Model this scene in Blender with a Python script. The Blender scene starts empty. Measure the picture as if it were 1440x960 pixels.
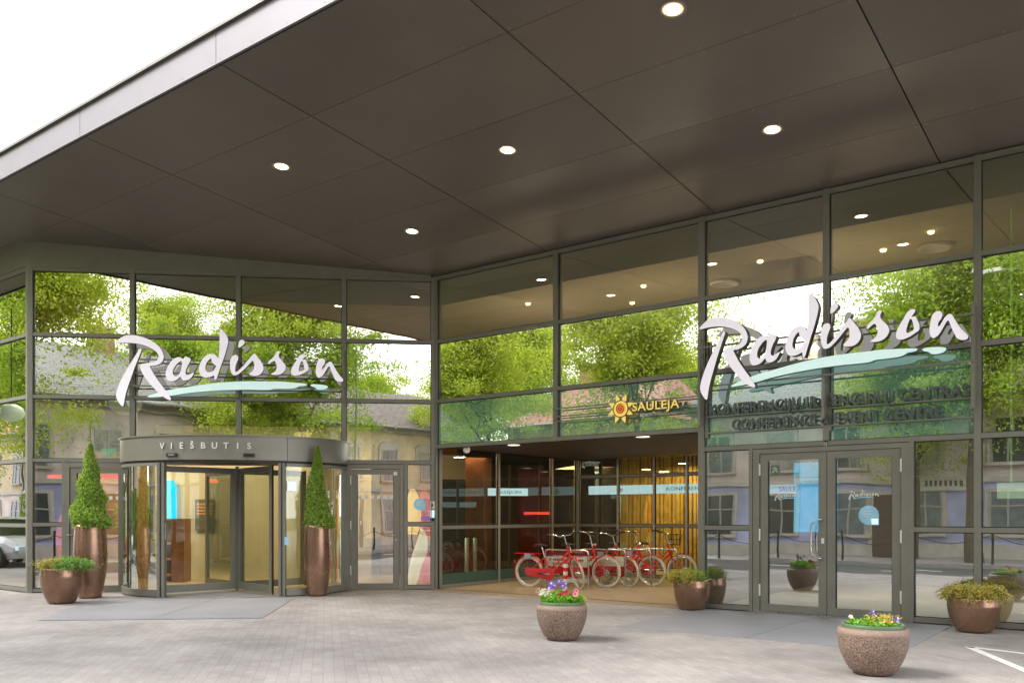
import bpy, math, random
from mathutils import Vector, Matrix
random.seed(7)
R = math.radians
sc = bpy.context.scene
COL = sc.collection

# ---------------------------------------------------------------- materials
def newmat(name):
    m = bpy.data.materials.new(name); m.use_nodes = True
    nt = m.node_tree; nt.nodes.clear()
    out = nt.nodes.new('ShaderNodeOutputMaterial')
    return m, nt, out
def N(nt, t, **kw):
    n = nt.nodes.new(t)
    for k, v in kw.items():
        if k.startswith('i_'): n.inputs[k[2:].replace('_', ' ')].default_value = v
        else: setattr(n, k, v)
    return n
def pbr(name, col, rough=.5, metal=0., var=.12, vscale=6., bump=0., bscale=60., spec=.5, col2=None, coat=0., emis=None, es=0., trans=0., rvar=.12):
    m, nt, out = newmat(name); L = nt.links.new
    b = N(nt, 'ShaderNodeBsdfPrincipled')
    tc = N(nt, 'ShaderNodeTexCoord')
    n1 = N(nt, 'ShaderNodeTexNoise'); n1.inputs['Scale'].default_value = vscale; n1.inputs['Detail'].default_value = 6; n1.inputs['Roughness'].default_value = .6
    L(tc.outputs['Object'], n1.inputs['Vector'])
    rp = N(nt, 'ShaderNodeValToRGB')
    rp.color_ramp.elements[0].position = .3; rp.color_ramp.elements[1].position = .7
    c2 = col2 if col2 else [min(1, c*(1+var)) for c in col]
    c1 = col if col2 else [c*(1-var) for c in col]
    rp.color_ramp.elements[0].color = (*c1, 1); rp.color_ramp.elements[1].color = (*c2, 1)
    L(n1.outputs['Fac'], rp.inputs['Fac']); L(rp.outputs['Color'], b.inputs['Base Color'])
    mr = N(nt, 'ShaderNodeMapRange'); mr.inputs['To Min'].default_value = max(0, rough-rvar*rough); mr.inputs['To Max'].default_value = min(1, rough+rvar*rough)
    L(n1.outputs['Fac'], mr.inputs['Value']); L(mr.outputs['Result'], b.inputs['Roughness'])
    b.inputs['Metallic'].default_value = metal
    b.inputs['Specular IOR Level'].default_value = spec
    b.inputs['Coat Weight'].default_value = coat
    if emis: b.inputs['Emission Color'].default_value = (*emis, 1); b.inputs['Emission Strength'].default_value = es
    if bump:
        n2 = N(nt, 'ShaderNodeTexNoise'); n2.inputs['Scale'].default_value = bscale; n2.inputs['Detail'].default_value = 4
        L(tc.outputs['Object'], n2.inputs['Vector'])
        bp = N(nt, 'ShaderNodeBump'); bp.inputs['Strength'].default_value = bump; bp.inputs['Distance'].default_value = .01
        L(n2.outputs['Fac'], bp.inputs['Height']); L(bp.outputs['Normal'], b.inputs['Normal'])
    L(b.outputs[0], out.inputs['Surface'])
    return m
def emit(name, col, s):
    m, nt, out = newmat(name)
    e = N(nt, 'ShaderNodeEmission'); e.inputs[0].default_value = (*col, 1); e.inputs[1].default_value = s
    nt.links.new(e.outputs[0], out.inputs['Surface']); return m
def glassmat(name, refl=.34, tint=(.78, .86, .78), rtint=(.93, 1, .93), wav=.3, body=0., bodycol=(.1, .3, .22), fres=1.):
    m, nt, out = newmat(name); L = nt.links.new
    tc = N(nt, 'ShaderNodeTexCoord')
    n = N(nt, 'ShaderNodeTexNoise'); n.inputs['Scale'].default_value = .9; n.inputs['Detail'].default_value = 1.5
    L(tc.outputs['Object'], n.inputs['Vector'])
    bp = N(nt, 'ShaderNodeBump'); bp.inputs['Strength'].default_value = wav; bp.inputs['Distance'].default_value = .008
    L(n.outputs['Fac'], bp.inputs['Height'])
    g = N(nt, 'ShaderNodeBsdfGlossy'); g.inputs['Roughness'].default_value = 0.0; g.inputs['Color'].default_value = (*rtint, 1)
    L(bp.outputs['Normal'], g.inputs['Normal'])
    t = N(nt, 'ShaderNodeBsdfTransparent'); t.inputs[0].default_value = (*tint, 1)
    under = t
    if body > 0:
        d = N(nt, 'ShaderNodeBsdfDiffuse'); d.inputs[0].default_value = (*bodycol, 1)
        mx = N(nt, 'ShaderNodeMixShader'); mx.inputs[0].default_value = body
        L(t.outputs[0], mx.inputs[1]); L(d.outputs[0], mx.inputs[2]); under = mx
    f = N(nt, 'ShaderNodeFresnel'); f.inputs['IOR'].default_value = 1.5
    a = N(nt, 'ShaderNodeMath', operation='MULTIPLY_ADD'); a.inputs[1].default_value = fres; a.inputs[2].default_value = refl
    a.use_clamp = True
    L(f.outputs[0], a.inputs[0])
    mix = N(nt, 'ShaderNodeMixShader')
    L(a.outputs[0], mix.inputs[0]); L(under.outputs[0], mix.inputs[1]); L(g.outputs[0], mix.inputs[2])
    L(mix.outputs[0], out.inputs['Surface']); return m
def leafmat(name, c1, c2, tr=.45, vs=3.):
    m, nt, out = newmat(name); L = nt.links.new
    tc = N(nt, 'ShaderNodeTexCoord'); n = N(nt, 'ShaderNodeTexNoise'); n.inputs['Scale'].default_value = vs; n.inputs['Detail'].default_value = 8; n.inputs['Roughness'].default_value = .75
    L(tc.outputs['Object'], n.inputs['Vector'])
    rp = N(nt, 'ShaderNodeValToRGB'); rp.color_ramp.elements[0].position = .36; rp.color_ramp.elements[1].position = .64
    rp.color_ramp.elements[0].color = (*c1, 1); rp.color_ramp.elements[1].color = (*c2, 1)
    L(n.outputs['Fac'], rp.inputs['Fac'])
    d = N(nt, 'ShaderNodeBsdfDiffuse'); t = N(nt, 'ShaderNodeBsdfTranslucent'); g = N(nt, 'ShaderNodeBsdfGlossy'); g.inputs['Roughness'].default_value = .35
    L(rp.outputs[0], d.inputs[0]); L(rp.outputs[0], t.inputs[0])
    mx = N(nt, 'ShaderNodeMixShader'); mx.inputs[0].default_value = tr; L(d.outputs[0], mx.inputs[1]); L(t.outputs[0], mx.inputs[2])
    m2 = N(nt, 'ShaderNodeMixShader'); m2.inputs[0].default_value = .05; L(mx.outputs[0], m2.inputs[1]); L(g.outputs[0], m2.inputs[2])
    L(m2.outputs[0], out.inputs['Surface']); return m

def brickmat(name, c1, c2, cm, sx, sy, rot=0., mortar=.012, rough=.8, bump=.35, stain=.25, scale=1., vert=False, stain_scale=.35, offset=.5):
    """blocks of sx by sy metres, laid in object space"""
    m, nt, out = newmat(name); L = nt.links.new
    b = N(nt, 'ShaderNodeBsdfPrincipled'); tc = N(nt, 'ShaderNodeTexCoord'); mp = N(nt, 'ShaderNodeMapping')
    if vert: mp.inputs['Rotation'].default_value = (R(90), 0, 0)
    else: mp.inputs['Rotation'].default_value = (0, 0, rot)
    L(tc.outputs['Object'], mp.inputs['Vector'])
    br = N(nt, 'ShaderNodeTexBrick'); br.offset = offset
    br.inputs['Scale'].default_value = 1.; br.inputs['Brick Width'].default_value = sx; br.inputs['Row Height'].default_value = sy
    br.inputs['Mortar Size'].default_value = mortar; br.inputs['Mortar Smooth'].default_value = .3; br.inputs['Bias'].default_value = 0
    br.inputs['Color1'].default_value = (*c1, 1); br.inputs['Color2'].default_value = (*c2, 1); br.inputs['Mortar'].default_value = (*cm, 1)
    L(mp.outputs[0], br.inputs['Vector'])
    n = N(nt, 'ShaderNodeTexNoise'); n.inputs['Scale'].default_value = stain_scale; n.inputs['Detail'].default_value = 9; n.inputs['Roughness'].default_value = .65
    L(tc.outputs['Object'], n.inputs['Vector'])
    n2 = N(nt, 'ShaderNodeTexNoise'); n2.inputs['Scale'].default_value = 45; n2.inputs['Detail'].default_value = 5
    L(tc.outputs['Object'], n2.inputs['Vector'])
    mr = N(nt, 'ShaderNodeMapRange'); mr.inputs['From Min'].default_value = .3; mr.inputs['From Max'].default_value = .7; mr.inputs['To Min'].default_value = 1-stain; mr.inputs['To Max'].default_value = 1+stain*.5
    L(n.outputs['Fac'], mr.inputs['Value'])
    mr2 = N(nt, 'ShaderNodeMapRange'); mr2.inputs['From Min'].default_value = .3; mr2.inputs['From Max'].default_value = .7; mr2.inputs['To Min'].default_value = .86; mr2.inputs['To Max'].default_value = 1.14
    L(n2.outputs['Fac'], mr2.inputs['Value'])
    mu = N(nt, 'ShaderNodeMath', operation='MULTIPLY'); L(mr.outputs[0], mu.inputs[0]); L(mr2.outputs[0], mu.inputs[1])
    vm = N(nt, 'ShaderNodeVectorMath', operation='SCALE'); L(br.outputs['Color'], vm.inputs[0]); L(mu.outputs[0], vm.inputs['Scale'])
    L(vm.outputs[0], b.inputs['Base Color']); b.inputs['Roughness'].default_value = rough
    iv = N(nt, 'ShaderNodeMath', operation='SUBTRACT'); iv.inputs[0].default_value = 1; L(br.outputs['Fac'], iv.inputs[1])
    ad = N(nt, 'ShaderNodeMath', operation='MULTIPLY_ADD'); ad.inputs[1].default_value = .25; L(n2.outputs['Fac'], ad.inputs[0]); L(iv.outputs[0], ad.inputs[2])
    bp = N(nt, 'ShaderNodeBump'); bp.inputs['Strength'].default_value = bump; bp.inputs['Distance'].default_value = .006
    L(ad.outputs[0], bp.inputs['Height']); L(bp.outputs[0], b.inputs['Normal'])
    L(b.outputs[0], out.inputs['Surface']); return m

M = {}
M['frame'] = pbr('frame_paint', (.215, .208, .175), .4, .15, .08, 3, spec=.5)
M['frame_dark'] = pbr('dark_gasket', (.012, .012, .011), .5)
M['ring'] = pbr('ring_metal', (.235, .225, .195), .4, .35, .08, 2)
M['soffit'] = pbr('soffit_panel', (.142, .121, .101), .42, .05, .10, .45, spec=.4, rvar=.04)
M['soffit_b'] = pbr('soffit_panel_b', (.135, .116, .098), .45, .05, .12, .6, spec=.4, rvar=.04)
M['soffit_c'] = pbr('soffit_panel_c', (.15, .126, .104), .40, .05, .12, .5, spec=.4, rvar=.04)
M['soffit_gap'] = pbr('joint_black', (.006, .005, .005), .8)
M['rivet'] = pbr('rivet_metal', (.45, .42, .38), .3, .8)
M['fascia'] = pbr('fascia_metal', (.20, .185, .205), .5, .2, .1, .8)
M['cap'] = pbr('cap_metal', (.16, .15, .14), .5, .5, .15, 3)
M['glass'] = glassmat('facade_glass', .58, (.80, .86, .76), (.96, 1, .88))
M['glass_low'] = glassmat('door_glass', .46, (.86, .9, .84), (.97, 1, .99), wav=.3)
M['glass_up'] = glassmat('upper_glass', .55, (.72, .64, .46), (1, .98, .84), wav=.3)
M['glass_rec'] = glassmat('recess_glass', .10, (.82, .84, .74), (.9, .95, .9), wav=.3)
M['spandrel'] = glassmat('spandrel_glass', .42, (.2, .4, .33), (.9, 1, .97), wav=.3, body=.95, bodycol=(.17, .38, .30))
M['glass_curve'] = glassmat('curved_door_glass', .04, (.9, .94, .88), (.9, .95, .9), wav=.2, fres=.6)
M['pane_back'] = glassmat('pane_edge', .0, (.97, .99, .97), (1, 1, 1), wav=.0, fres=.05)
M['white'] = pbr('sign_face', (.82, .78, .86), .35, 0, .03, 2, emis=(.97, .91, 1), es=.15)  # faint emission added to brighten the letter faces
M['mint'] = pbr('swoosh_face', (.66, .86, .84), .3, 0, .04, 2, emis=(.75, 1, .97), es=.15)  # same added glow on the swoosh
M['teal'] = pbr('swoosh_edge', (.03, .17, .18), .4)
M['sign_side'] = pbr('sign_return', (.10, .095, .075), .45, .2)
M['grey_letter'] = pbr('letter_metal', (.10, .107, .107), .4, .2)
M['steel'] = pbr('brushed_steel', (.62, .61, .58), .28, 1., .05, 20)
M['chrome'] = pbr('chrome', (.75, .74, .72), .14, 1., .03, 20)
M['cream_post'] = pbr('pale_mullion', (.42, .40, .34), .4, .5)
M['yellow'] = pbr('yellow_sign', (.88, .66, .16), .4, 0, .06, 8, emis=(1, .72, .15), es=.16)  # emission added so the spa sign's yellow comes out brighter
M['gold'] = pbr('gold_return', (.32, .2, .03), .45, .2)
M['orange'] = pbr('orange_disc', (.9, .36, .08), .45, 0, .3, 3, emis=(1, .35, .05), es=.1)
M['redswirl'] = pbr('red_swirl', (.55, .03, .01), .45)
M['bronze'] = pbr('bronze_glaze', (.22, .125, .08), .27, .72, .0, 2.0, bump=.03, bscale=7, col2=(.38, .235, .16), rvar=.2)
M['soil'] = pbr('soil', (.05, .035, .02), .95, 0, .3, 30, bump=.8, bscale=60)
M['agg'] = None
M['green_pot'] = pbr('green_plastic', (.09, .16, .08), .45)
M['stripe_w'] = pbr('white_paint', (.78, .76, .74), .5, 0, .06, 8)
M['stripe_r'] = pbr('red_paint', (.62, .02, .015), .4)
M['bike_red'] = pbr('bike_red', (.62, .012, .014), .22, 0, .05, 3, coat=.6)
M['tyre'] = pbr('cream_tyre', (.62, .58, .47), .7, 0, .08, 10)
M['tyre_blk'] = pbr('black_rubber', (.02, .02, .02), .7)
M['black'] = pbr('black_plastic', (.015, .014, .014), .45)
M['panel_cream'] = pbr('cream_panel', (.55, .52, .42), .5)
M['bluegrey'] = pbr('reflector_grey', (.3, .32, .42), .4)
M['asphalt'] = pbr('asphalt', (.062, .062, .066), .85, 0, .25, 1.2, bump=.5, bscale=220)
M['slab'] = pbr('grey_slab', (.25, .25, .27), .65, 0, .10, 1.1, bump=.25, bscale=150)
M['kerb'] = pbr('kerb_stone', (.34, .33, .31), .8, 0, .15, 4, bump=.3)
M['mark'] = pbr('marking_paint', (.74, .72, .70), .6, 0, .12, 14)
M['tan_floor'] = brickmat('tan_pavers', (.34, .245, .16), (.40, .29, .19), (.17, .12, .08), .2, .1, mortar=.008, stain=.15)
M['lobby_floor'] = brickmat('lobby_tiles', (.40, .30, .18), (.44, .33, .2), (.25, .2, .13), .6, .6, mortar=.006, rough=.3, bump=.1, stain=.1, offset=0)
M['beige'] = pbr('beige_wall', (.50, .44, .30), .6, 0, .08, 1)
M['olive'] = pbr('olive_wall', (.11, .10, .06), .6, 0, .15, 1)
M['dark_wall'] = pbr('dark_wall', (.05, .038, .028), .5, 0, .2, 1.5)
M['ceil'] = pbr('ceiling_paint', (.50, .44, .34), .8)
M['wood'] = pbr('wood', (.20, .085, .035), .4, 0, .3, 5)
M['wood2'] = pbr('light_wood', (.36, .21, .08), .45, 0, .25, 4)
M['wood_dark'] = pbr('dark_wood', (.07, .035, .02), .45, 0, .3, 5)
M['maroon'] = pbr('maroon_glass', (.16, .012, .012), .25)
M['goldwall'] = pbr('gold_curtain', (.50, .33, .07), .55, 0, .3, 5)
M['teal_poster'] = pbr('teal_poster', (.0, .22, .42), .35, 0, .1, 2, col2=(.02, .34, .5), emis=(0, .36, .62), es=.5)  # emission added so the posters show through the reflections
M['pale_blue'] = pbr('pale_blue_panel', (.55, .72, .78), .5, emis=(.5, .72, .85), es=.35)
M['blue_sticker'] = pbr('blue_sticker', (.32, .62, .82), .5)
M['purple'] = pbr('purple_sticker', (.35, .12, .62), .5)
M['exit_green'] = pbr('exit_green', (0, .28, .15), .5, emis=(0, .5, .25), es=.3)
M['lamp_y'] = pbr('yellow_lamp', (.85, .55, .15), .5, emis=(1, .62, .18), es=.35)
M['lamp_r'] = pbr('red_lamp', (.7, .03, .03), .4, emis=(1, .05, .04), es=.18)
M['lamp_w'] = pbr('cream_lamp', (.8, .7, .5), .5, emis=(1, .85, .55), es=.25)
M['lamp_halo'] = emit('lamp_halo', (1, .58, .25), .42)  # glowing ring that stands in for the warm halo round each lamp
M['lamp_on'] = emit('lamp_lens', (1, .86, .62), 9)
M['lamp_warm'] = emit('warm_lens', (1, .78, .42), 6)
M['red_led'] = emit('red_led', (1, .04, .03), .7)
M['bark'] = pbr('bark', (.10, .075, .05), .9, 0, .35, 9, bump=.8, bscale=30)
M['leaf'] = leafmat('lime_leaf', (.24, .36, .015), (.58, .64, .05), .55, 1.6)
M['leaf2'] = leafmat('lime_leaf_b', (.18, .32, .015), (.46, .58, .04), .55, 1.3)
M['topiary'] = leafmat('topiary_leaf', (.15, .32, .02), (.52, .66, .12), .4, 25)
M['juniper'] = leafmat('juniper_leaf', (.15, .36, .04), (.32, .52, .10), .3, 12)
M['yellowleaf'] = leafmat('yellow_leaf', (.48, .42, .05), (.78, .66, .16), .3, 16)
M['rustleaf'] = leafmat('rust_leaf', (.30, .13, .05), (.42, .3, .08), .3, 16)
M['bedleaf'] = leafmat('bedding_leaf', (.10, .34, .01), (.32, .60, .05), .3, 20)
M['pet_red'] = pbr('red_petal', (.42, .005, .02), .6)
M['pet_pink'] = pbr('pink_petal', (.75, .2, .25), .6)
M['pet_purple'] = pbr('purple_petal', (.16, .08, .45), .6)
M['pet_white'] = pbr('white_petal', (.8, .78, .6), .6)
M['pet_dark'] = pbr('flower_eye', (.02, .005, .01), .7)
M['pet_orange'] = pbr('orange_petal', (.8, .2, .03), .6)
M['stucco_y'] = pbr('ochre_stucco', (.62, .50, .33), .85, 0, .3, .8, bump=.3, bscale=20)
M['stucco_g'] = pbr('grey_stucco', (.62, .53, .48), .85, 0, .3, .8, bump=.3, bscale=20)
M['stucco_b'] = pbr('blue_stucco', (.42, .44, .62), .85, 0, .3, .8, bump=.3, bscale=20)
M['stucco_p'] = pbr('pink_stucco', (.62, .47, .42), .85, 0, .3, .8, bump=.3, bscale=20)
M['trim'] = pbr('stone_trim', (.50, .46, .40), .8, 0, .15, 3)
M['hwin'] = pbr('house_window', (.06, .07, .07), .08, 0, .2, 2, spec=.8)
M['hframe'] = pbr('window_frame', (.36, .34, .31), .6)
M['hwin_b'] = pbr('window_curtain', (.34, .33, .30), .25, 0, .3, 4)
M['hwin_c'] = pbr('window_blind', (.16, .19, .2), .15, 0, .3, 4)
M['iron2'] = pbr('zinc', (.25, .24, .23), .5, .4)
M['hdoor'] = pbr('house_door', (.10, .06, .05), .6)
M['roof_g'] = brickmat('grey_roof', (.20, .19, .19), (.26, .25, .25), (.09, .09, .09), .4, .18, mortar=.02, stain=.2)
M['roof_r'] = brickmat('red_roof', (.42, .13, .10), (.52, .20, .16), (.2, .07, .06), .3, .25, mortar=.02, stain=.2)
M['roof_d'] = brickmat('slate_roof', (.16, .12, .13), (.2, .16, .17), (.08, .06, .06), .4, .18, mortar=.02, stain=.2)
M['brick'] = brickmat('brick', (.3, .12, .08), (.36, .16, .1), (.3, .28, .25), .25, .08, vert=True)
M['car_white'] = pbr('car_paint', (.62, .63, .62), .25, 0, .02, 1, coat=.8)
M['car_dark'] = pbr('car_window', (.015, .018, .02), .06, spec=.8)
M['iron'] = pbr('iron', (.03, .03, .03), .5, .5)
M['sandy'] = pbr('far_ground', (.12, .13, .06), .9, 0, .3, .5)

def aggmat():
    m, nt, out = newmat('exposed_aggregate'); L = nt.links.new
    b = N(nt, 'ShaderNodeBsdfPrincipled'); tc = N(nt, 'ShaderNodeTexCoord')
    v = N(nt, 'ShaderNodeTexVoronoi'); v.inputs['Scale'].default_value = 105
    L(tc.outputs['Object'], v.inputs['Vector'])
    rp = N(nt, 'ShaderNodeValToRGB'); cr = rp.color_ramp
    cr.elements[0].position = 0; cr.elements[0].color = (.10, .065, .048, 1)
    cr.elements[1].position = 1; cr.elements[1].color = (.34, .25, .195, 1)
    e = cr.elements.new(.5); e.color = (.195, .13, .10, 1)
    sep = N(nt, 'ShaderNodeSeparateColor'); L(v.outputs['Color'], sep.inputs[0]); L(sep.outputs[0], rp.inputs['Fac'])
    L(rp.outputs[0], b.inputs['Base Color']); b.inputs['Roughness'].default_value = .6
    bp = N(nt, 'ShaderNodeBump'); bp.invert = True; bp.inputs['Strength'].default_value = .8; bp.inputs['Distance'].default_value = .006
    L(v.outputs['Distance'], bp.inputs['Height']); L(bp.outputs[0], b.inputs['Normal'])
    L(b.outputs[0], out.inputs['Surface']); return m
M['agg'] = aggmat()
M['agg_rim'] = pbr('cast_rim', (.27, .185, .145), .6, 0, .12, 25, bump=.2)

# ---------------------------------------------------------------- mesh builder
class MB:
    def __init__(s): s.v = []; s.f = []; s.m = []; s.mats = []; s.sm = []
    def mi(s, mat):
        if mat not in s.mats: s.mats.append(mat)
        return s.mats.index(mat)
    def add(s, vs, fs, mat, smooth=False):
        o = len(s.v); k = s.mi(mat)
        s.v += [tuple(v) for v in vs]
        for f in fs: s.f.append([i+o for i in f]); s.m.append(k); s.sm.append(smooth)
    def box(s, x0, x1, y0, y1, z0, z1, mat, face=None, zf=None):
        vs = [(x0, y0, z0), (x1, y0, z0), (x1, y1, z0), (x0, y1, z0), (x0, y0, z1), (x1, y0, z1), (x1, y1, z1), (x0, y1, z1)]
        if zf: vs = [(x, y, z+zf(x, y)) for x, y, z in vs]
        fs = [(0, 3, 2, 1), (4, 5, 6, 7), (0, 1, 5, 4), (1, 2, 6, 5), (2, 3, 7, 6), (3, 0, 4, 7)]
        if face is None: s.add(vs, fs, mat)
        else:   # front face (y0) own material
            s.add(vs, [fs[2]], mat); s.add(vs, [fs[i] for i in (0, 1, 3, 4, 5)], face)
        return s
    def obox(s, c, ax, hx, hy, hz, mat):
        """box centred at c with frame ax = (X,Y,Z) unit vectors"""
        c = Vector(c); X, Y, Z = [Vector(a) for a in ax]; vs = []
        for k in (-1, 1):
            for a, b in ((-1, -1), (1, -1), (1, 1), (-1, 1)): vs.append(c+X*hx*a+Y*hy*b+Z*hz*k)
        s.add(vs, [(0, 3, 2, 1), (4, 5, 6, 7), (0, 1, 5, 4), (1, 2, 6, 5), (2, 3, 7, 6), (3, 0, 4, 7)], mat); return s
    def tube(s, pts, r, mat, n=8, closed=False, caps=True, smooth=True):
        pts = [Vector(p) for p in pts]; k = len(pts)
        rs = r if isinstance(r, (list, tuple)) else [r]*k
        vs = []; up = None
        for i, p in enumerate(pts):
            if closed: d = pts[(i+1) % k]-pts[i-1]
            else: d = pts[min(i+1, k-1)]-pts[max(i-1, 0)]
            d.normalize()
            if up is None:
                up = Vector((0, 0, 1)) if abs(d.z) < .9 else Vector((1, 0, 0))
            a = d.cross(up)
            if a.length < 1e-5: a = d.cross(Vector((0, 1, .1)))
            a.normalize(); b = d.cross(a); b.normalize(); up = -b if (-b).length else up
            up = a.cross(d)
            for j in range(n):
                t = 2*math.pi*j/n
                vs.append(p+a*math.cos(t)*rs[i]+b*math.sin(t)*rs[i])
        fs = []
        for i in range(k if closed else k-1):
            i2 = (i+1) % k
            for j in range(n): fs.append((i*n+j, i*n+(j+1) % n, i2*n+(j+1) % n, i2*n+j))
        s.add(vs, fs, mat, smooth)
        if caps and not closed:
            s.add(vs[:n], [tuple(range(n))[::-1]], mat); s.add(vs[-n:], [tuple(range(n))], mat)
        return s
    def lathe(s, prof, mat, n=40, c=(0, 0, 0), a0=0, a1=360, smooth=True, ex=1., ey=1.):
        full = abs(a1-a0) >= 359.9; k = n if full else n+1; vs = []
        for r, z in prof:
            for j in range(k):
                t = R(a0+(a1-a0)*j/n); vs.append((c[0]+r*ex*math.cos(t), c[1]+r*ey*math.sin(t), c[2]+z))
        fs = []
        for i in range(len(prof)-1):
            for j in range(n):
                j2 = (j+1) % k; fs.append((i*k+j, i*k+j2, (i+1)*k+j2, (i+1)*k+j))
        s.add(vs, fs, mat, smooth); return s
    def disc(s, c, r, mat, n=24, up=True):
        vs = [(c[0]+r*math.cos(2*math.pi*j/n), c[1]+r*math.sin(2*math.pi*j/n), c[2]) for j in range(n)]
        s.add(vs, [tuple(range(n)) if up else tuple(range(n))[::-1]], mat); return s
    def poly(s, pts, z, mat, th=0):
        n = len(pts)
        s.add([(x, y, z) for x, y in pts], [tuple(range(n))], mat)
        if th:
            vs = [(x, y, z) for x, y in pts]+[(x, y, z-th) for x, y in pts]
            s.add(vs, [(i, i+n, (i+1) % n+n, (i+1) % n) for i in range(n)]+[tuple(range(n, 2*n))[::-1]], mat)
        return s
    def leaves(s, pts, size, mat, jit=.35, asp=1.6, up=0.):
        rnd = random.random; vs = []; fs = []
        for p in pts:
            a = Vector((rnd()-.5, rnd()-.5, rnd()-.5)); a.normalize()
            b = a.cross(Vector((rnd()-.5, rnd()-.5, rnd()-.5+.01))); b.normalize()
            h = size*(1+jit*(rnd()*2-1)); w = h/asp; o = len(vs); p = Vector(p)
            q = a.cross(b)*h*.18
            vs += [p-a*h*.5, p+b*w*.5+q, p+a*h*.5, p-b*w*.5+q]
            fs.append((o, o+1, o+2)); fs.append((o, o+2, o+3))
        s.add(vs, fs, mat); return s
    def mesh(s, name):
        me = bpy.data.meshes.new(name); me.from_pydata([tuple(v) for v in s.v], [], s.f)
        for m in s.mats: me.materials.append(m)
        me.polygons.foreach_set('material_index', s.m); me.polygons.foreach_set('use_smooth', s.sm)
        me.update(); return me
    def build(s, name, parent=None, loc=None, rz=None, bevel=0):
        o = bpy.data.objects.new(name, s.mesh(name)); COL.objects.link(o)
        if parent is not None: o.parent = parent
        if loc is not None: o.location = loc
        if rz is not None: o.rotation_euler = (0, 0, rz)
        if bevel:
            b = o.modifiers.new('bevel', 'BEVEL'); b.width = bevel; b.segments = 2; b.limit_method = 'ANGLE'
        return o
def tag(o, label=None, cat=None, group=None, kind=None):
    if label: o['label'] = label
    if cat: o['category'] = cat
    if group: o['group'] = group
    if kind: o['kind'] = kind
    return o
def empty(name, loc, rz, label, cat, group=None):
    o = bpy.data.objects.new(name, None); COL.objects.link(o); o.location = loc; o.rotation_euler = (0, 0, rz)
    o.empty_display_size = .2
    return tag(o, label, cat, group)
def copy_tree(o, parent=None, label=None):
    c = o.copy(); COL.objects.link(c); c.parent = parent
    if label: c['label'] = label
    for ch in list(o.children): copy_tree(ch, c)
    return c
def textmesh(txt, size, ext, mat, side=None, offset=0., space=1.):
    cu = bpy.data.curves.new('txt', 'FONT'); cu.body = txt; cu.size = size; cu.extrude = ext; cu.offset = offset; cu.space_character = space; cu.resolution_u = 4
    ob = bpy.data.objects.new('txt', cu); COL.objects.link(ob)
    bpy.context.view_layer.update()
    dg = bpy.context.evaluated_depsgraph_get(); me = bpy.data.meshes.new_from_object(ob.evaluated_get(dg))
    bpy.data.objects.remove(ob); me.materials.clear(); me.materials.append(mat); me.materials.append(side or mat)
    xs = [v.co.x for v in me.vertices]; x0, x1 = min(xs), max(xs)
    for v in me.vertices: v.co.x -= x0
    for p in me.polygons: p.material_index = 0 if p.normal.z > .7 else 1
    # local text plane XY, facing +Z  ->  turn to stand: X right, Z up, facing -Y
    for v in me.vertices: v.co = Vector((v.co.x, -v.co.z, v.co.y))
    me.update(); return me, x1-x0
def settext(name, txt, parent, x, y, z, width, cap, ext, mat, side=None, offset=0., space=1., rz=0, mirror=False):
    me, w = textmesh(txt, 1., .5, mat, side, 0. , space)
    zs = [v.co.z for v in me.vertices]; h = .73
    for v in me.vertices:
        v.co.x *= width/w; v.co.z *= cap/h; v.co.y *= ext
        if mirror: v.co.x = width-v.co.x
    o = bpy.data.objects.new(name, me); COL.objects.link(o); o.parent = parent; o.location = (x, y, z); o.rotation_euler = (0, 0, rz)
    return o

# ---------------------------------------------------------------- frames of the two facades
CX, CY = -1.557, 17.5
EX, EY = .797, -.604
RZR = math.atan2(EY, EX)
PLX, PLY = -9.30, 16.70
LX, LY = .9948, .1025
RZL = math.atan2(LY, LX)
def RW(u, w, z=0):           # right facade frame: u along it, w out from it
    return Vector((CX+EX*u+w*EY, CY+EY*u-w*EX, z))
def LW(u, w, z=0):
    return Vector((PLX+LX*u+w*LY, PLY+LY*u-w*LX, z))
ZL = [0, 1.30, 2.56, 3.79, 4.99, 6.27]
def zs(w): return 6.32+.084*w
# ---------------------------------------------------------------- ground
def st(o): o['kind'] = 'structure'; return o
g = MB(); g.poly([(-400, -400), (400, -400), (400, 400), (-400, 400)], -.13, M['sandy']); st(g.build('ground'))
M['paver'] = brickmat('pavers', (.325, .297, .284), (.37, .34, .324), (.285, .26, .246), .21, .105, rot=-RZR+.06, mortar=.0045, stain=.36, bump=.3, stain_scale=.7)
def rsheet(name, u0, u1, w0, w1, z, mat, th=0):
    b = MB(); b.box(u0, u1, -w1, -w0, z-max(th, .01), z, mat); return st(b.build(name, None, (CX, CY, 0), RZR))
rsheet('pavement', -60, 70, -14, 10.2, 0, M['paver'], .12)
rsheet('road', -90, 100, 10.2, 13.5, -.004, M['asphalt'], .1)
rsheet('far_pavement', -90, 100, 13.65, 17.2, .11, M['paver'], .2)
rsheet('far_kerb', -90, 100, 13.5, 13.65, .115, M['kerb'], .2)
for w, u0 in ((11.9, -20),):
    b = MB()
    for k in range(14): b.box(u0+k*3.2, u0+k*3.2+1.6, -w-.06, -w+.06, -.003, .002, M['mark'])
    st(b.build('lane_marking', None, (CX, CY, 0), RZR))
b = MB()
A = Vector((5.2, 9.84)); 
for B in (Vector((6.95, 7.36)), Vector((4.62, 6.3))):
    d = (B-A).normalized(); n = Vector((-d.y, d.x))*.05
    b.box(0, 1, 0, 1, 0, .001, M['mark']) if False else b.add([(*(A+n), .004), (*(A-n), .004), (*(B-n), .004), (*(B+n), .004)], [(0, 1, 2, 3)], M['mark'])
st(b.build('bay_marking'))
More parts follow.
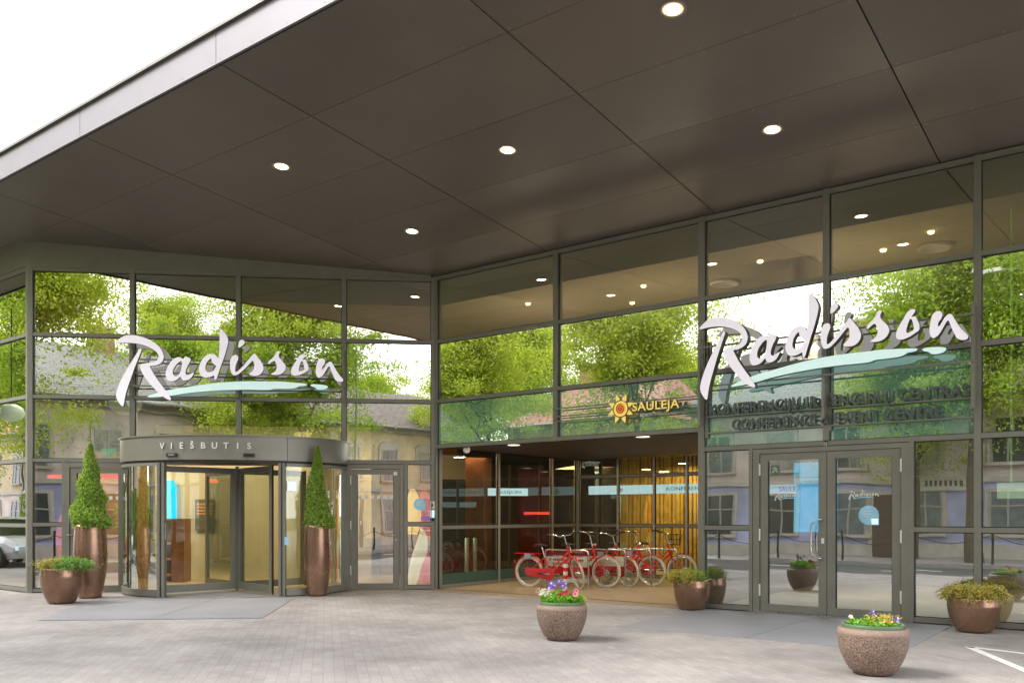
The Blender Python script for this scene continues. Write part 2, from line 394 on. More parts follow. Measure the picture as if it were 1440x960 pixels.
# smooth slabs before the doors, sheets a few millimetres above the pavers
b = MB(); b.poly([(-6.76, 12.28), (-5.205, 12.415), (-5.345, 15.65), (-7.41, 15.6)], .005, M['slab']); b.poly([(-5.19, 12.415), (-3.64, 12.56), (-3.94, 15.7), (-5.33, 15.65)], .006, M['slab'])
st(b.build('entrance_slab'))
b = MB(); b.box(5.9, 7.7, -2.9, -.09, 0, .005, M['slab']); b.box(7.712, 9.5, -2.9, -.09, 0, .006, M['slab']); st(b.build('entrance_slab', None, (CX, CY, 0), RZR))
b = MB(); b.box(.0, 5.83, -.35, 5.3, 0, .005, M['tan_floor']); st(b.build('recess_floor', None, (CX, CY, 0), RZR))

# ---------------------------------------------------------------- curtain walls
def curtain(t, mull, cells, transoms, post=.085, depth=(-.07, .12)):
    """mull: (u, z0, z1, width, material); cells: (u0,u1,z0,z1,mat); transoms: (u0,u1,z)"""
    for u, z0, z1, wd, mt in mull:
        b = MB(); b.box(u-wd/2, u+wd/2, depth[0], depth[1], z0, z1, mt); b.box(u-wd/2-.012, u+wd/2+.012, -.012, .02, z0, z1, M['frame_dark']); b.build('mullion', t)
    for u0, u1, z in transoms:
        b = MB(); b.box(u0+.03, u1-.03, depth[0]+.012, depth[1]-.02, z-.034, z+.034, M['frame']); b.box(u0+.03, u1-.03, -.011, .018, z-.046, z+.046, M['frame_dark']); b.build('transom', t)
    for u0, u1, z0, z1, mt in cells:
        a = random.uniform(-.003, .003); c = random.uniform(-.0022, .0022)
        b = MB()
        x0, x1 = u0+.03, u1-.03; zz0, zz1 = z0+.02, z1-.02; h = (x1-x0)/2
        vs = []
        for y in (0, .012):
            for x, z in ((x0, zz0), (x1, zz0), (x1, zz1), (x0, zz1)): vs.append((x, y+a*(x-(x0+x1)/2)+c*(z-(zz0+zz1)/2), z))
        b.add(vs, [(0, 1, 5, 4), (1, 2, 6, 5), (2, 3, 7, 6), (3, 0, 4, 7), (5, 6, 7, 4)[::1]], M['pane_back'])
        b.add(vs[:4], [(0, 1, 2, 3)], mt)
        b.build('glass_pane', t)
Z = ZL
# right facade
t = empty('glass_facade', (CX, CY, 0), RZR, 'glass curtain wall above the bicycle bay and round the double door', 'facade')
um = [0, 2.98, 5.83, 7.81, 9.80, 11.8, 13.8]
mull = []
for u in um:
    z0 = 2.84 if u in (2.98,) else 2.60 if u == 7.81 else 0
    mull.append((u if u else .035, z0, 6.31, .1 if u in (0, 5.83) else .085, M['frame']))
mull += [(6.66, 0, 2.56, .06, M['frame']), (8.98, 0, 2.56, .06, M['frame'])]
cells = []; tr = []
for a, c in zip(um[:-1], um[1:]):
    cells.append((a, c, 4.99, 6.27, M['glass_up'])); cells.append((a, c, 3.79, 4.99, M['glass']))
    tr += [(a, c, 6.27), (a, c, 4.99), (a, c, 3.79)]
    if c <= 5.83: cells.append((a, c, 2.9, 3.79, M['spandrel'])); tr.append((a, c, 2.88))
    elif c <= 9.8: cells.append((a, c, 2.56, 3.79, M['spandrel'])); tr.append((a, c, 2.56))
    else:
        cells += [(a, c, 2.56, 3.79, M['glass']), (a, c, 1.3, 2.56, M['glass_low']), (a, c, .06, 1.3, M['glass_low'])]; tr += [(a, c, 2.56), (a, c, 1.3), (a, c, .05)]
for a, c in ((5.83, 6.66), (8.98, 9.8)):
    cells += [(a, c, 1.3, 2.56, M['glass_low']), (a, c, .06, 1.3, M['glass_low'])]; tr += [(a, c, 1.3), (a, c, .05)]
curtain(t, mull, cells, tr)
# left facade
t = empty('glass_facade', (PLX, PLY, 0), RZL, 'glass curtain wall left of the inner corner, behind the revolving door', 'facade')
ul = [0, 1.894, 3.91, 5.966, 7.783]
mull = [(u, 2.6 if u in (3.91,) else 0, 6.29, .09, M['frame']) for u in ul[:-1]]+[(7.74, 0, 6.29, .08, M['frame']), (.62, 0, 2.56, .06, M['frame']), (7.19, 0, 2.56, .06, M['frame'])]
cells = []; tr = []
for a, c in zip(ul[:-1], ul[1:]):
    cells += [(a, c, 4.99, 6.27, M['glass_up']), (a, c, 3.79, 4.99, M['glass']), (a, c, 2.56, 3.79, M['glass'])]
    tr += [(a, c, 6.25), (a, c, 4.99), (a, c, 3.79)]
    tr.append((a, c, 2.56))
for a, c in ((0, .62), (7.19, 7.783)):
    cells += [(a, c, 1.32, 2.56, M['glass_low']), (a, c, .06, 1.32, M['glass_low'])]; tr += [(a, c, 1.32), (a, c, .05)]
curtain(t, mull, cells, tr)
b = MB()     # sloping closing band between glass and soffit
def wR(u): p = LW(u, 0); return EY*p.x-EX*p.y-(EY*CX-EX*CY)
vs = []
for y in (-.075, .3):
    for u in (-.05, 7.7):
        for z in (6.285, zs(wR(u))+.03): vs.append((u, y, z))
b.add(vs, [(0, 2, 3, 1), (4, 5, 7, 6), (0, 4, 6, 2), (0, 1, 5, 4), (2, 6, 7, 3)], M['frame']); b.build('header_band', t)
# far left facade, parallel to the right one
t = empty('glass_facade', (PLX, PLY, 0), RZR, 'slanting glass wall at the left edge of the photo', 'facade')
uf = [-8, -6, -4, -2, 0]
mull = [(u, 0, 6.31, .085, M['frame']) for u in uf[:-1]]+[(-.045, 0, 6.31, .07, M['frame'])]
cells = []; tr = []
for a, c in zip(uf[:-1], uf[1:]):
    for i in range(5): cells.append((a, c, max(Z[i], .06), Z[i+1], M['glass_up'] if i == 4 else M['glass_low'] if i < 2 else M['glass'])); tr.append((a, c, max(Z[i], .05)))
    tr.append((a, c, 6.27))
curtain(t, mull, cells, tr)
b = MB(); b.box(-8, .0, -.075, .3, 6.31, zs(5.31)+.02, M['frame']); b.build('header_band', t)

# ---------------------------------------------------------------- bicycle bay
t = empty('glass_partition', (CX, CY, 0), math.atan2(EX, -EY), 'dark glass side wall of the bicycle bay, running back from the inner corner', 'glass wall')
m_ = [0.06, 2.08, 4.17, 5.26]
mull = [(u, 0, 2.86, .06, M['cream_post'] if u > 1 else M['frame']) for u in m_]
cells = []; tr = []
for a, c in zip(m_[:-1], m_[1:]):
    cells += [(a, c, .3, 1.25, M['glass_rec']), (a, c, 1.25, 2.86, M['glass_rec'])]; tr += [(a, c, 1.25), (a, c, .05)]
curtain(t, mull, cells, tr, depth=(-.03, .05))
b = MB(); b.box(.06, 5.26, -.02, .02, .08, .3, pbr('green_plinth', (.05, .1, .075), .25)); b.build('plinth', t)
t = empty('glass_partition', RW(0, -5.3), RZR, 'rear glass wall of the bicycle bay with pale posts, in front of the golden curtains', 'glass wall')
m_ = [0.04, 1.18, 2.16, 3.0, 4.0, 5.0, 5.8]
mull = [(u, 0, 2.86, .05, M['cream_post']) for u in m_]
cells = []; tr = []
for a, c in zip(m_[:-1], m_[1:]):
    cells += [(a, c, .06, 1.25, M['glass_rec']), (a, c, 1.25, 2.45, M['glass_rec']), (a, c, 2.45, 2.86, M['glass_rec'])]; tr += [(a, c, 1.25), (a, c, 2.45), (a, c, .05)]
curtain(t, mull, cells, tr, depth=(-.03, .05))
b = MB()
for k in range(46): b.box(.02, 5.8, .06+k*.115, .06+k*.115+.1, 2.885, 2.92, M['dark_wall'])
b.box(0, 5.83, .05, 5.3, 2.925, 3.1, M['soffit_gap'])
o = b.build('bay_ceiling', None, (CX, CY, 0), RZR); tag(o, 'dark slatted ceiling over the bicycle bay', 'ceiling')
b = MB(); b.box(5.75, 5.86, .14, 5.3, 0, 2.88, M['dark_wall']); tag(b.build('side_wall', None, (CX, CY, 0), RZR), 'dark side wall closing the bicycle bay on the right', 'wall')
for i, (u, w) in enumerate(((1.54, -.6), (4.44, -.55))):
    t = empty('downlight', RW(u, w, 2.885), 0, ('pale round downlight in the bay ceiling near the inner corner', 'pale round downlight in the bay ceiling above the bronze bowl')[i], 'downlight', 'downlights in the bay ceiling')
    b = MB(); b.lathe([(.12, -.004), (.15, -.006), (.15, .001)], M['steel'], 28); b.build('rim', t)
    b = MB(); b.disc((0, 0, -.003), .12, emit('bay_lens', (1, .86, .6), 1.6), up=False); b.build('lens', t)
t = empty('ceiling_camera', RW(.75, -.1, 2.86), 0, 'small white dome camera under the bay ceiling by the inner corner', 'camera')
b = MB(); b.lathe([(0, -.02), (.07, -.02), (.07, .0), (.0, .0)], M['stripe_w'], 20); b.build('mount', t)
b = MB(); b.lathe([(.06, -.02), (.075, -.06), (.06, -.11), (.03, -.13), (0, -.135)], M['stripe_w'], 20); b.build('housing', t)

# ---------------------------------------------------------------- canopy
t = empty('canopy', (CX, CY, 0), RZR, 'large dark brown panelled canopy with a pale metal edge over the whole forecourt', 'canopy')
b = MB(); gu = [-14, -10.34, -7.06, -3.78, -.5, 2.78, 6.06, 9.34, 12.62, 15.9, 19]; gw = [-.0, 1.24, 2.66, 4.08, 5.5, 6.9]
for a, c in zip(gu[:-1], gu[1:]):
    for w0, w1 in zip(gw[:-1], gw[1:]):
        ga, gb = .009, .0035
        b.box(a+ga, c-ga, -w1+gb, -w0-gb, 0, .03, M[random.choice(('soffit', 'soffit_b', 'soffit_c'))], zf=lambda x, y: zs(-y))
        for (sx) in [a+.07+(c-a-.14)*k/6 for k in range(7)]:
            for wy in (w0+.05, w1-.05, ) if sx not in (a+.07, ) else (w0+.05, (w0+w1)/2, w1-.05):
                zz = zs(wy)-.0015
                b.add([(sx+.007*math.cos(q*1.047), -wy+.007*math.sin(q*1.047), zz) for q in range(6)], [(5, 4, 3, 2, 1, 0)], M['rivet'])
b.build('soffit', t)
b = MB(); b.box(-14, 19, -6.9, .1, .032, .34, M['soffit_gap'], zf=lambda x, y: zs(-y)); b.build('roof_slab', t)
b = MB(); zf = zs(6.92)-.03
for a, c in zip(gu[:-1], gu[1:]):
    b.box(a+.005, c-.005, -6.935, -6.905, zf, zf+.385, M['fascia'])
    for k in range(6):
        for zz in (zf+.035, ):
            x = a+.08+(c-a-.16)*k/5
            b.add([(x+.007*math.cos(q*1.047), -6.937, zz+.007*math.sin(q*1.047)) for q in range(6)], [(0, 1, 2, 3, 4, 5)], M['frame_dark'])
b.box(-14, 19, -6.90, -6.88, zf, zf+.38, M['soffit_gap']); b.build('fascia', t)
b = MB(); b.box(-14.02, 19.02, -6.98, -6.7, zf+.388, zf+.43, M['cap']); b.build('edge_cap', t)
dl = [(1.24, 4.78, 'farthest left in the soffit'), (1.24, 1.97, 'nearest the inner corner'), (4.46, 3.41, 'in the middle of the canopy'), (7.74, 4.88, 'at the top edge of the photo'), (7.74, 2.05, 'near the right part, above the double door'),
      (11.0, 3.41, None)]
for u, w, s in dl:
    t = empty('downlight', RW(u, w, zs(w)), RZR, ('lit round canopy lamp '+s) if s else 'lit canopy lamp right of all others, out past the double door', 'downlight', 'lamps in the canopy soffit')
    b = MB(); b.lathe([(.112, -.004), (.135, -.014), (.145, -.006), (.145, .01)], M['ring'], 36); b.build('rim', t)
    b = MB(); b.lathe([(.0, -.003), (.09, -.003)], M['lamp_on'], 36); b.lathe([(.09, -.003), (.116, -.004)], M['lamp_halo'], 36); b.build('lens', t); t.rotation_euler = (-math.atan(.084), 0, RZR)

# ---------------------------------------------------------------- shell and interior
b = MB(); pts = [LW(-.0, -.1), LW(7.8, -.1), RW(5.8, -.12), RW(15, -.12), RW(15, -7), RW(5.85, -7), RW(5.85, -9), RW(-1, -9), Vector((-1, 27, 0)), Vector((-17, 27, 0)), Vector((-17, 22.2, 0))]
in_poly = [(p.x, p.y) for p in pts]
b.poly(in_poly, .012, M['lobby_floor']); st(b.build('lobby_floor'))
b = MB(); n = len(in_poly)
vs = [(x, y, 5.75) for x, y in in_poly]; b.add(vs, [tuple(range(n))[::-1]], M['ceil']); vs2 = [(x, y, 6.7) for x, y in in_poly]; b.add(vs2, [tuple(range(n))], M['soffit_gap'])
b.add(vs+vs2, [(i, (i+1) % n, (i+1) % n+n, i+n) for i in range(n)], M['olive']); tag(b.build('lobby_ceiling'), 'olive grey ceiling slab inside the glass hall, faint in the top row of panes', 'ceiling')
def wallseg(name, pts, z0, z1, th, mat, label):
    b = MB()
    for p, q in zip(pts[:-1], pts[1:]):
        p = Vector(p[:2]); q = Vector(q[:2]); d = (q-p).normalized(); n = Vector((-d.y, d.x))*th
        vs = [(*p, z0), (*q, z0), (*(q+n), z0), (*(p+n), z0), (*p, z1), (*q, z1), (*(q+n), z1), (*(p+n), z1)]
        b.add(vs, [(0, 3, 2, 1), (4, 5, 6, 7), (0, 1, 5, 4), (1, 2, 6, 5), (2, 3, 7, 6), (3, 0, 4, 7)], mat)
    return tag(b.build(name), label, 'wall')
wallseg('back_wall', [(-17, 22), (-17, 26.9), (-1.2, 26.9)], 0, 5.74, .2, M['olive'], 'olive back wall of the hotel hall, far behind the left glass')
wallseg('back_wall', [RW(15, -.3), RW(15, -6.9), RW(5.9, -6.9)], 0, 5.74, -.2, M['olive'], 'olive back wall of the hall behind the double door')
wallseg('partition', [Vector((-1.3, 26.8, 0)), RW(-.9, -8.8), RW(5.8, -8.8), RW(5.8, -5.4)], 0, 5.74, .15, M['dark_wall'], 'dark wall behind the rear glass of the bicycle bay')
# warm curtain folds
b = MB()
for k in range(34):
    u = -.75+k*.09; d = .05*math.sin(k*1.7)
    b.box(u, u+.075, 8.6+d, 8.66+d, .05, 3.4, M['goldwall'])
tag(b.build('curtain', None, (CX, CY, 0), RZR), 'golden floor-length curtain behind the rear glass of the bicycle bay', 'curtain')
wallseg('feature_wall', [LW(1.3, -3.4), LW(6.3, -3.4)], 0, 3.6, .15, M['beige'], 'lit beige lobby wall seen through the revolving door')
wallseg('feature_wall', [LW(4.6, -2.6), LW(5.0, -2.6)], 0, 3.4, .15, M['beige'], 'pale yellow lobby pillar wall right of the revolving door leaves')
wallseg('feature_wall', [LW(-.4, -3.6), LW(1.1, -3.6)], 0, 3.0, .15, M['wood2'], 'light wood lobby wall behind the left-hand door')
wallseg('feature_wall', [LW(6.5, -4.2), LW(8.4, -4.6)], 0, 3.2, .15, M['wood'], 'brown wooden wall behind the single glass door')
wallseg('dark_partition', [(-1.6, 23.6), (.9, 23.6)], 0, 2.86, .15, M['dark_wall'], 'very dark inner wall seen through the side glass of the bay')
b = MB(); b.box(-.36, .36, -.3, .3, 0, 2.86, M['wood']); o = b.build('column', None, (-.93, 20.6, 0), .4); tag(o, 'square brown wooden column behind the side glass of the bicycle bay', 'column')
b = MB(); b.box(-.27, .27, -.2, .2, 0, 2.3, M['black']); b.box(-.27, .27, -.2, .2, 2.31, 2.86, M['beige']); o = b.build('column', None, (-1.36, 19.7, 0), .2); tag(o, 'black column with a pale head, just inside the side glass of the bay', 'column')
b = MB(); b.box(-.5, .5, -.03, .03, 0, 2.7, M['maroon']); b.box(-.35, .35, -.05, -.035, 1.52, 1.58, M['red_led']); o = b.build('red_screen', None, (.65, 22.6, 0), .2); tag(o, 'dark red glass screen with a glowing red bar at the back of the bicycle bay', 'screen')
b = MB(); b.lathe([(.24, 0), (.24, 2.0)], M['beige'], 28); b.lathe([(.0, 2.0), (.24, 2.0)], M['beige'], 28)
b = MB(); b.lathe([(.22, 4.0), (.22, 5.74)], M['ceil'], 28); o = b.build('round_column', None, RW(7.0, -1.4)); tag(o, 'round column top behind the upper glass over the white script sign on the right', 'column')
# upper gallery edge
wallseg('gallery_front', [RW(.1, -1.9), RW(9.6, -1.9)], 3.2, 3.9, .12, M['olive'], 'olive gallery edge behind the green glass band')
# bollard-like steel posts in lobby, left of the bicycles
for i, (x, y) in enumerate(((-1.0, 19.1), (-.82, 19.1))):
    b = MB(); b.lathe([(0, 0), (.045, 0), (.045, 1.0), (.0, 1.0)], pbr('pale_green_tube', (.35, .5, .42), .4), 16); tag(b.build('barrier_post', None, (x, y, 0)), ('left one', 'right one')[i]+' of two short pale green posts behind the side glass of the bay', 'post', 'two pale green posts')
# interior lamps, with uplights added as fill
def area(x, y, z, sx, sy, power, col):
    l = bpy.data.lights.new('ceiling_or_fill_lamp', 'AREA'); l.shape = 'RECTANGLE'; l.size = sx; l.size_y = sy; l.energy = power; l.color = col
    o = bpy.data.objects.new('ceiling_or_fill_lamp', l); COL.objects.link(o); o.location = (x, y, z); return o
area(*LW(3.6, -1.9, 3.75), 4, 1.2, 48, (1, .8, .5))
area(*LW(6.9, -2.2, 3.2), 1.2, 1.2, 35, (1, .72, .45))
area(*LW(.4, -2.0, 3.2), 1.2, 1.2, 50, (1, .8, .55))
area(*RW(1.2, -7.4, 2.85), 2.6, .8, 34, (1, .74, .3))
area(*RW(8.0, -3.0, 3.1), 3, 2, 60, (.95, 1, .9))
for (u, w) in ((1.6, -1.3), (4.4, -1.3), (7.8, -1.3)):
    area(*RW(u, w, 3.98), 1.6, .3, 15, (1, .84, .66)).rotation_euler = (R(180), 0, RZR)  # added uplights, hidden behind the spandrel, brighten the top row of glass
area(-1.0, 20.2, 2.85, .8, .8, 4, (1, .6, .3))
for (u, w) in ((1.54, -.6), (4.44, -.55), (1.6, -2.6), (3.6, -2.6)): area(*RW(u, w, 2.87), .25, .25, 9, (1, .88, .7))
# small interior spot lamps seen in the top row
for i, (u, w) in enumerate(((1.6, -1.0), (4.1, -1.2), (3.3, -2.2), (5.6, -2.8), (6.4, -1.0), (8.2, -1.6), (9.0, -1.1), (10.6, -1.7))):
    b = MB(); b.lathe([(0, 0), (.04, 0), (.05, .03)], M['lamp_warm'], 18); tag(b.build('ceiling_spot', None, RW(u, w, 5.715)), 'tiny warm ceiling spot inside, glowing behind the top row of glass', 'ceiling spot', 'warm spots in the hall ceiling')
for i, u in enumerate((5.4, 8.9)):
    t = empty('ceiling_vent', RW(u, -1.9, 5.74), 0, ('round ceiling vent behind the pane left of the round column', 'round ceiling vent behind the top pane right of the round column')[i], 'vent', 'round vents in the hall ceiling')
    b = MB(); b.lathe([(.27, 0), (.27, -.035), (.2, -.05), (.2, -.02), (0, -.02)], M['stripe_w'], 30); b.build('ring', t)
# pendant globes behind the left panes
for i, (u, w, z, s) in enumerate(((1.45, -.9, 3.78, .33), (-1.2, -.8, 3.6, .26))):
    p = LW(u, w, z)
    t = empty('pendant_lamp', p, 0, ('large pale oval pendant lamp behind the glass left of the script sign', 'smaller oval pendant lamp behind the glass at the left edge')[i], 'pendant lamp', 'oval pendant lamps')
    b = MB(); b.lathe([(0.001, -.7*s), (.4*s, -.64*s), (.8*s, -.4*s), (s, 0), (.8*s, .4*s), (.4*s, .64*s), (.001, .7*s)], pbr('lamp_glass', (.6, .65, .5), .4, emis=(.8, 1, .7), es=.08), 30); b.build('globe', t)
    b = MB(); b.tube([(0, 0, .7*s), (0, 0, 5.75-z)], .01, M['iron'], 6); b.build('cable', t)
# lobby furniture behind the revolving door
t = empty('shelf_counter', LW(1.85, -2.2), RZL, 'brown wooden counter with open shelves behind the revolving door', 'counter')
b = MB(); b.box(.15, .42, 0, .6, 0, 1.42, M['wood']); b.build('cabinet', t)
b = MB(); b.box(-.1, .14, .5, .6, 0, 1.42, M['wood_dark'])
for z in (.15, .5, .85, 1.39): b.box(-.1, .14, .05, .5, z, z+.03, M['wood2'])
b.build('shelves', t)
t = empty('hanging_poster', LW(1.66, -3.3, 1.28), RZL, 'blue poster with a rounded top on the lobby wall, seen in the revolving door', 'poster')
b = MB(); b.box(-.15, .15, 0, .03, .1, .95, M['teal_poster']); b.box(-.09, .09, 0, .03, .951, 1.03, M['teal_poster']); b.box(-.12, .12, 0, .03, -.1, .098, M['panel_cream']); b.build('sheet', t)
t = empty('menu_board', LW(2.22, -3.34, 1.15), RZL, 'dark wall board with rows of orange cards, inside behind the revolving door', 'board')
b = MB(); b.box(0, .45, 0, .04, 0, .72, M['olive']); b.build('backing', t)
b = MB()
for i in range(4):
    for j in range(5): b.box(.04+j*.075, .04+j*.075+.06, -.012, -.002, .36+i*.075, .36+i*.075+.045, pbr('orange_card', (.6, .3, .1), .6) if (i+j) == 0 else bpy.data.materials['orange_card'])
b.build('cards', t)
# wavy glowing floor lamps
def wavy(x, y, rz, label, mats, spec):
    t = empty('wavy_lamp', (x, y, 0), rz, label, 'floor lamp')
    for i, (x0, z0, z1, r0, amp, ph, nb) in enumerate(spec):
        pr = []; rs = []
        for k in range(25):
            q = k/24; pr.append((x0+amp*math.sin(q*3.1+ph), .02*i, z0+(z1-z0)*q)); rs.append(r0*(.25+.75*abs(math.sin(math.pi*(q*nb+.12)/(1.12*nb) if nb == 1 else math.pi*(q*.8+.1)))))
        b = MB(); b.tube(pr, rs, M[mats[i]], 14); b.build('shade', t)
    return t
wavy(*LW(7.42, -.55)[:2], RZL, 'wavy glowing yellow and red floor lamps inside, beside the single glass door', ['lamp_w', 'lamp_r', 'lamp_y', 'lamp_r'], [(.0, .02, 1.3, .15, .12, -1.2, 1), (.17, .02, .75, .16, .0, 0, 1), (-.1, 1.1, 2.05, .19, .02, 0, 1), (.16, 1.0, 2.05, .17, .03, 1, 1)])
wavy(*LW(.45, -.5)[:2], RZL, 'wavy glowing cream and red floor lamps inside, behind the low bronze pot on the left', ['lamp_w', 'lamp_r', 'lamp_w'], [(.05, 1.0, 2.1, .15, .03, 0, 1), (.0, .35, 1.5, .16, .08, 2, 1), (.1, .02, .6, .1, .05, 0, 1)])
b = MB(); b.box(-1.65, -.1, 0, .03, 2.33, 2.41, M['red_led']); tag(b.build('red_light_bar', None, LW(.75, -2.9), RZL), 'red glowing bar on the lobby wall behind the left-hand door', 'light bar')
t = empty('exit_sign', LW(1.22, -.25, 2.62), RZL, 'small green emergency exit sign with a running figure, above the left-hand door', 'sign')
b = MB(); b.box(0, .25, 0, .03, .06, .2, M['exit_green']); b.build('plate', t)
b = MB()
for (x, z, a, l) in ((.075, .12, 60, .05), (.07, .1, -50, .04), (.09, .105, -120, .04), (.09, .145, 15, .04)):
    d = Vector((math.cos(R(a)), 0, math.sin(R(a)))); b.obox((x, -.003, z), (d, (0, 1, 0), d.cross(Vector((0, 1, 0)))), l/2, .002, .008, M['stripe_w'])
b.lathe([(0, 0)], M['stripe_w'], 3) if False else None
b.box(.085, .102, -.005, -.002, .158, .175, M['stripe_w']); b.box(.14, .19, -.005, -.002, .12, .135, M['stripe_w'])
b.add([(.19, -.004, .105), (.22, -.004, .128), (.19, -.004, .15)], [(0, 1, 2)], M['stripe_w']); b.build('running_figure', t)
b = MB(); b.add([(.09, 0, 0), (.19, 0, 0), (.14, 0, .045)], [(0, 1, 2)], M['stripe_w']); b.add([(.09, .01, 0), (.14, .01, .045), (.19, .01, 0)], [(0, 1, 2)], M['stripe_w']); b.build('arrow', t)
# information panels behind the bay glass
t = empty('info_banner', RW(.05, -5.75, 2.02), RZR, 'long pale blue lettered banner across the rear glass of the bicycle bay', 'banner')
b = MB(); b.box(0, 5.6, 0, .03, 0, .22, M['pale_blue']); b.build('strip', t)
settext('lettering', 'KONFERENCIJŲ IR RENGINIŲ CENTRAS', t, 2.2, -.006, .07, 3.0, .09, .004, M['grey_letter'])
b = MB(); b.tube([((.9+.09*(k/26)*math.cos(k*.5)), -.008, .11+.09*(k/26)*math.sin(k*.5)) for k in range(27)], .01, M['gold'], 6); b.build('spiral_mark', t)
t = empty('info_banner', (-.55, 19.9, 1.95), .25, 'short pale blue lettered banner behind the side glass of the bicycle bay', 'banner')
b = MB(); b.box(0, .95, 0, .03, 0, .17, M['pale_blue']); b.build('strip', t)
settext('lettering', 'SAULEJA SPA', t, .2, -.006, .05, .6, .07, .004, M['grey_letter'])
t = empty('info_banner', RW(4.3, -6.1, 1.72), RZR, 'small pale blue banner low at the right of the rear bay glass', 'banner')
b = MB(); b.box(-.3, 1.3, 0, .03, 0, .15, M['pale_blue']); b.build('strip', t)

t = empty('hanging_sign', RW(9.94, -.6, 1.73), RZR, 'blank pale green panel hanging inside on a rod, at the right edge of the photo', 'sign')
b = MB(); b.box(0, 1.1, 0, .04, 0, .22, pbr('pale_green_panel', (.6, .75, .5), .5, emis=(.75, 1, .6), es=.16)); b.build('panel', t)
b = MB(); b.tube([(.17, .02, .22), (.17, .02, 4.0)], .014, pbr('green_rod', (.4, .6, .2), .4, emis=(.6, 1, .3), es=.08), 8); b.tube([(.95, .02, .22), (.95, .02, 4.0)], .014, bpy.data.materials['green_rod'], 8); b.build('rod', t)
# ---------------------------------------------------------------- letter outlines (sign units)
def P1(l): return [(160+x/8, 460+y/8) for x, y in l]
def P2(l): return [(260+x/9.6, 460+y/9.6) for x, y in l]
def P3(l): return [(370+x/9.6, 460+y/9.6) for x, y in l]
LET = [
 (P1([(62,185),(100,150),(165,105),(215,95),(300,100),(380,120),(450,150),(510,190),(560,240),(588,295),(595,345),(575,395),(540,420),(490,437),(435,435),(455,470),(500,555),(560,640),(620,720),(665,785),(674,818),(640,815),(590,785),(540,745),(470,670),(410,600),(360,525),(328,440),(355,415),(420,405),(480,395),(520,375),(540,340),(530,300),(500,265),(450,235),(380,208),(310,190),(230,183),(150,185),(90,193)]), None),
 (P1([(345,238),(354,262),(335,310),(300,400),(270,480),(230,600),(200,690),(175,780),(162,860),(155,898),(130,885),(85,820),(76,770),(90,700),(125,610),(180,500),(240,400),(300,300),(325,255)]), None),
 (P1([(615,560),(610,510),(635,440),(680,370),(730,335),(780,335),(800,358),(830,320),(888,350),(880,385),(850,430),(830,490),(828,520),(850,540),(880,520),(930,500),(895,560),(860,590),(810,597),(783,580),(775,545),(740,585),(700,605),(650,608),(625,590)]),
  P1([(785,372),(750,395),(710,440),(690,490),(692,530),(715,552),(750,540),(775,500),(788,440),(793,400)])),
 (P2([(490,2),(520,20),(565,75),(597,140),(595,200),(570,300),(540,400),(500,510),(465,620),(440,700),(415,695),(412,635),(380,655),(310,672),(260,665),(225,630),(210,570),(220,500),(250,430),(300,370),(360,346),(420,352),(455,395),(470,410),(478,300),(482,200),(482,100),(486,30)]),
  P2([(375,405),(340,430),(305,480),(294,540),(300,580),(330,600),(380,590),(420,560),(440,508),(415,495),(385,465),(372,430)])),
 (P2([(735,190),(748,160),(775,146),(805,155),(820,185),(800,215),(765,245),(735,262),(728,235)]), None),
 (P2([(635,400),(655,365),(700,352),(730,378),(728,420),(700,480),(688,540),(690,590),(720,580),(800,500),(860,420),(910,365),(940,328),(965,350),(1000,400),(1040,450),(1068,520),(1060,570),(1020,620),(960,640),(900,632),(865,612),(900,590),(935,550),(945,500),(937,450),(922,425),(880,470),(800,560),(730,620),(680,637),(645,620),(625,560),(618,500),(622,440)]), None),
 (P3([(210,290),(232,305),(210,345),(215,380),(255,425),(295,470),(308,515),(295,560),(255,600),(200,620),(130,620),(102,605),(140,590),(175,560),(188,520),(180,470),(160,425),(130,435),(80,478),(65,460),(85,425),(130,390),(165,345),(185,300)]), None),
 (P3([(510,335),(545,325),(572,335),(565,365),(532,400),(545,410),(565,398),(590,440),(612,500),(612,550),(570,575),(510,610),(430,632),(385,615),(372,580),(385,520),(420,460),(460,400),(485,355)]),
  P3([(520,420),(500,460),(482,520),(478,560),(500,568),(540,552),(558,535),(550,480),(536,435)])),
 (P3([(740,410),(780,378),(820,385),(838,420),(825,465),(800,490),(788,530),(808,538),(830,500),(860,450),(900,420),(930,435),(960,500),(1000,570),(1040,620),(1085,670),(1070,700),(1020,702),(975,680),(950,630),(920,560),(898,490),(880,490),(840,560),(800,625),(750,655),(720,630),(708,570),(715,500),(725,450)]), None)]
SW1 = P1([(405,780),(470,755),(600,715),(760,680)])+P2([(0,815),(150,785),(400,745),(640,720),(900,708),(1152,710)])+P3([(200,705),(400,718),(560,728),(598,742),(570,762),(480,768),(470,780),(420,800),(300,806),(150,806),(110,825),(0,828)])+P2([(800,826),(500,838),(200,865),(0,892)])+P1([(700,765),(560,782),(430,792)])
SW2 = P3([(630,748),(680,735),(800,742),(860,755),(878,775),(840,805),(770,815),(720,805),(700,780),(650,768)])
def smooth(p, it=2):
    for _ in range(it):
        q = []
        for i in range(len(p)):
            a = p[i]; b = p[(i+1) % len(p)]
            q += [(a[0]*.78+b[0]*.22, a[1]*.78+b[1]*.22), (a[0]*.22+b[0]*.78, a[1]*.22+b[1]*.78)]
        p = q
    return p
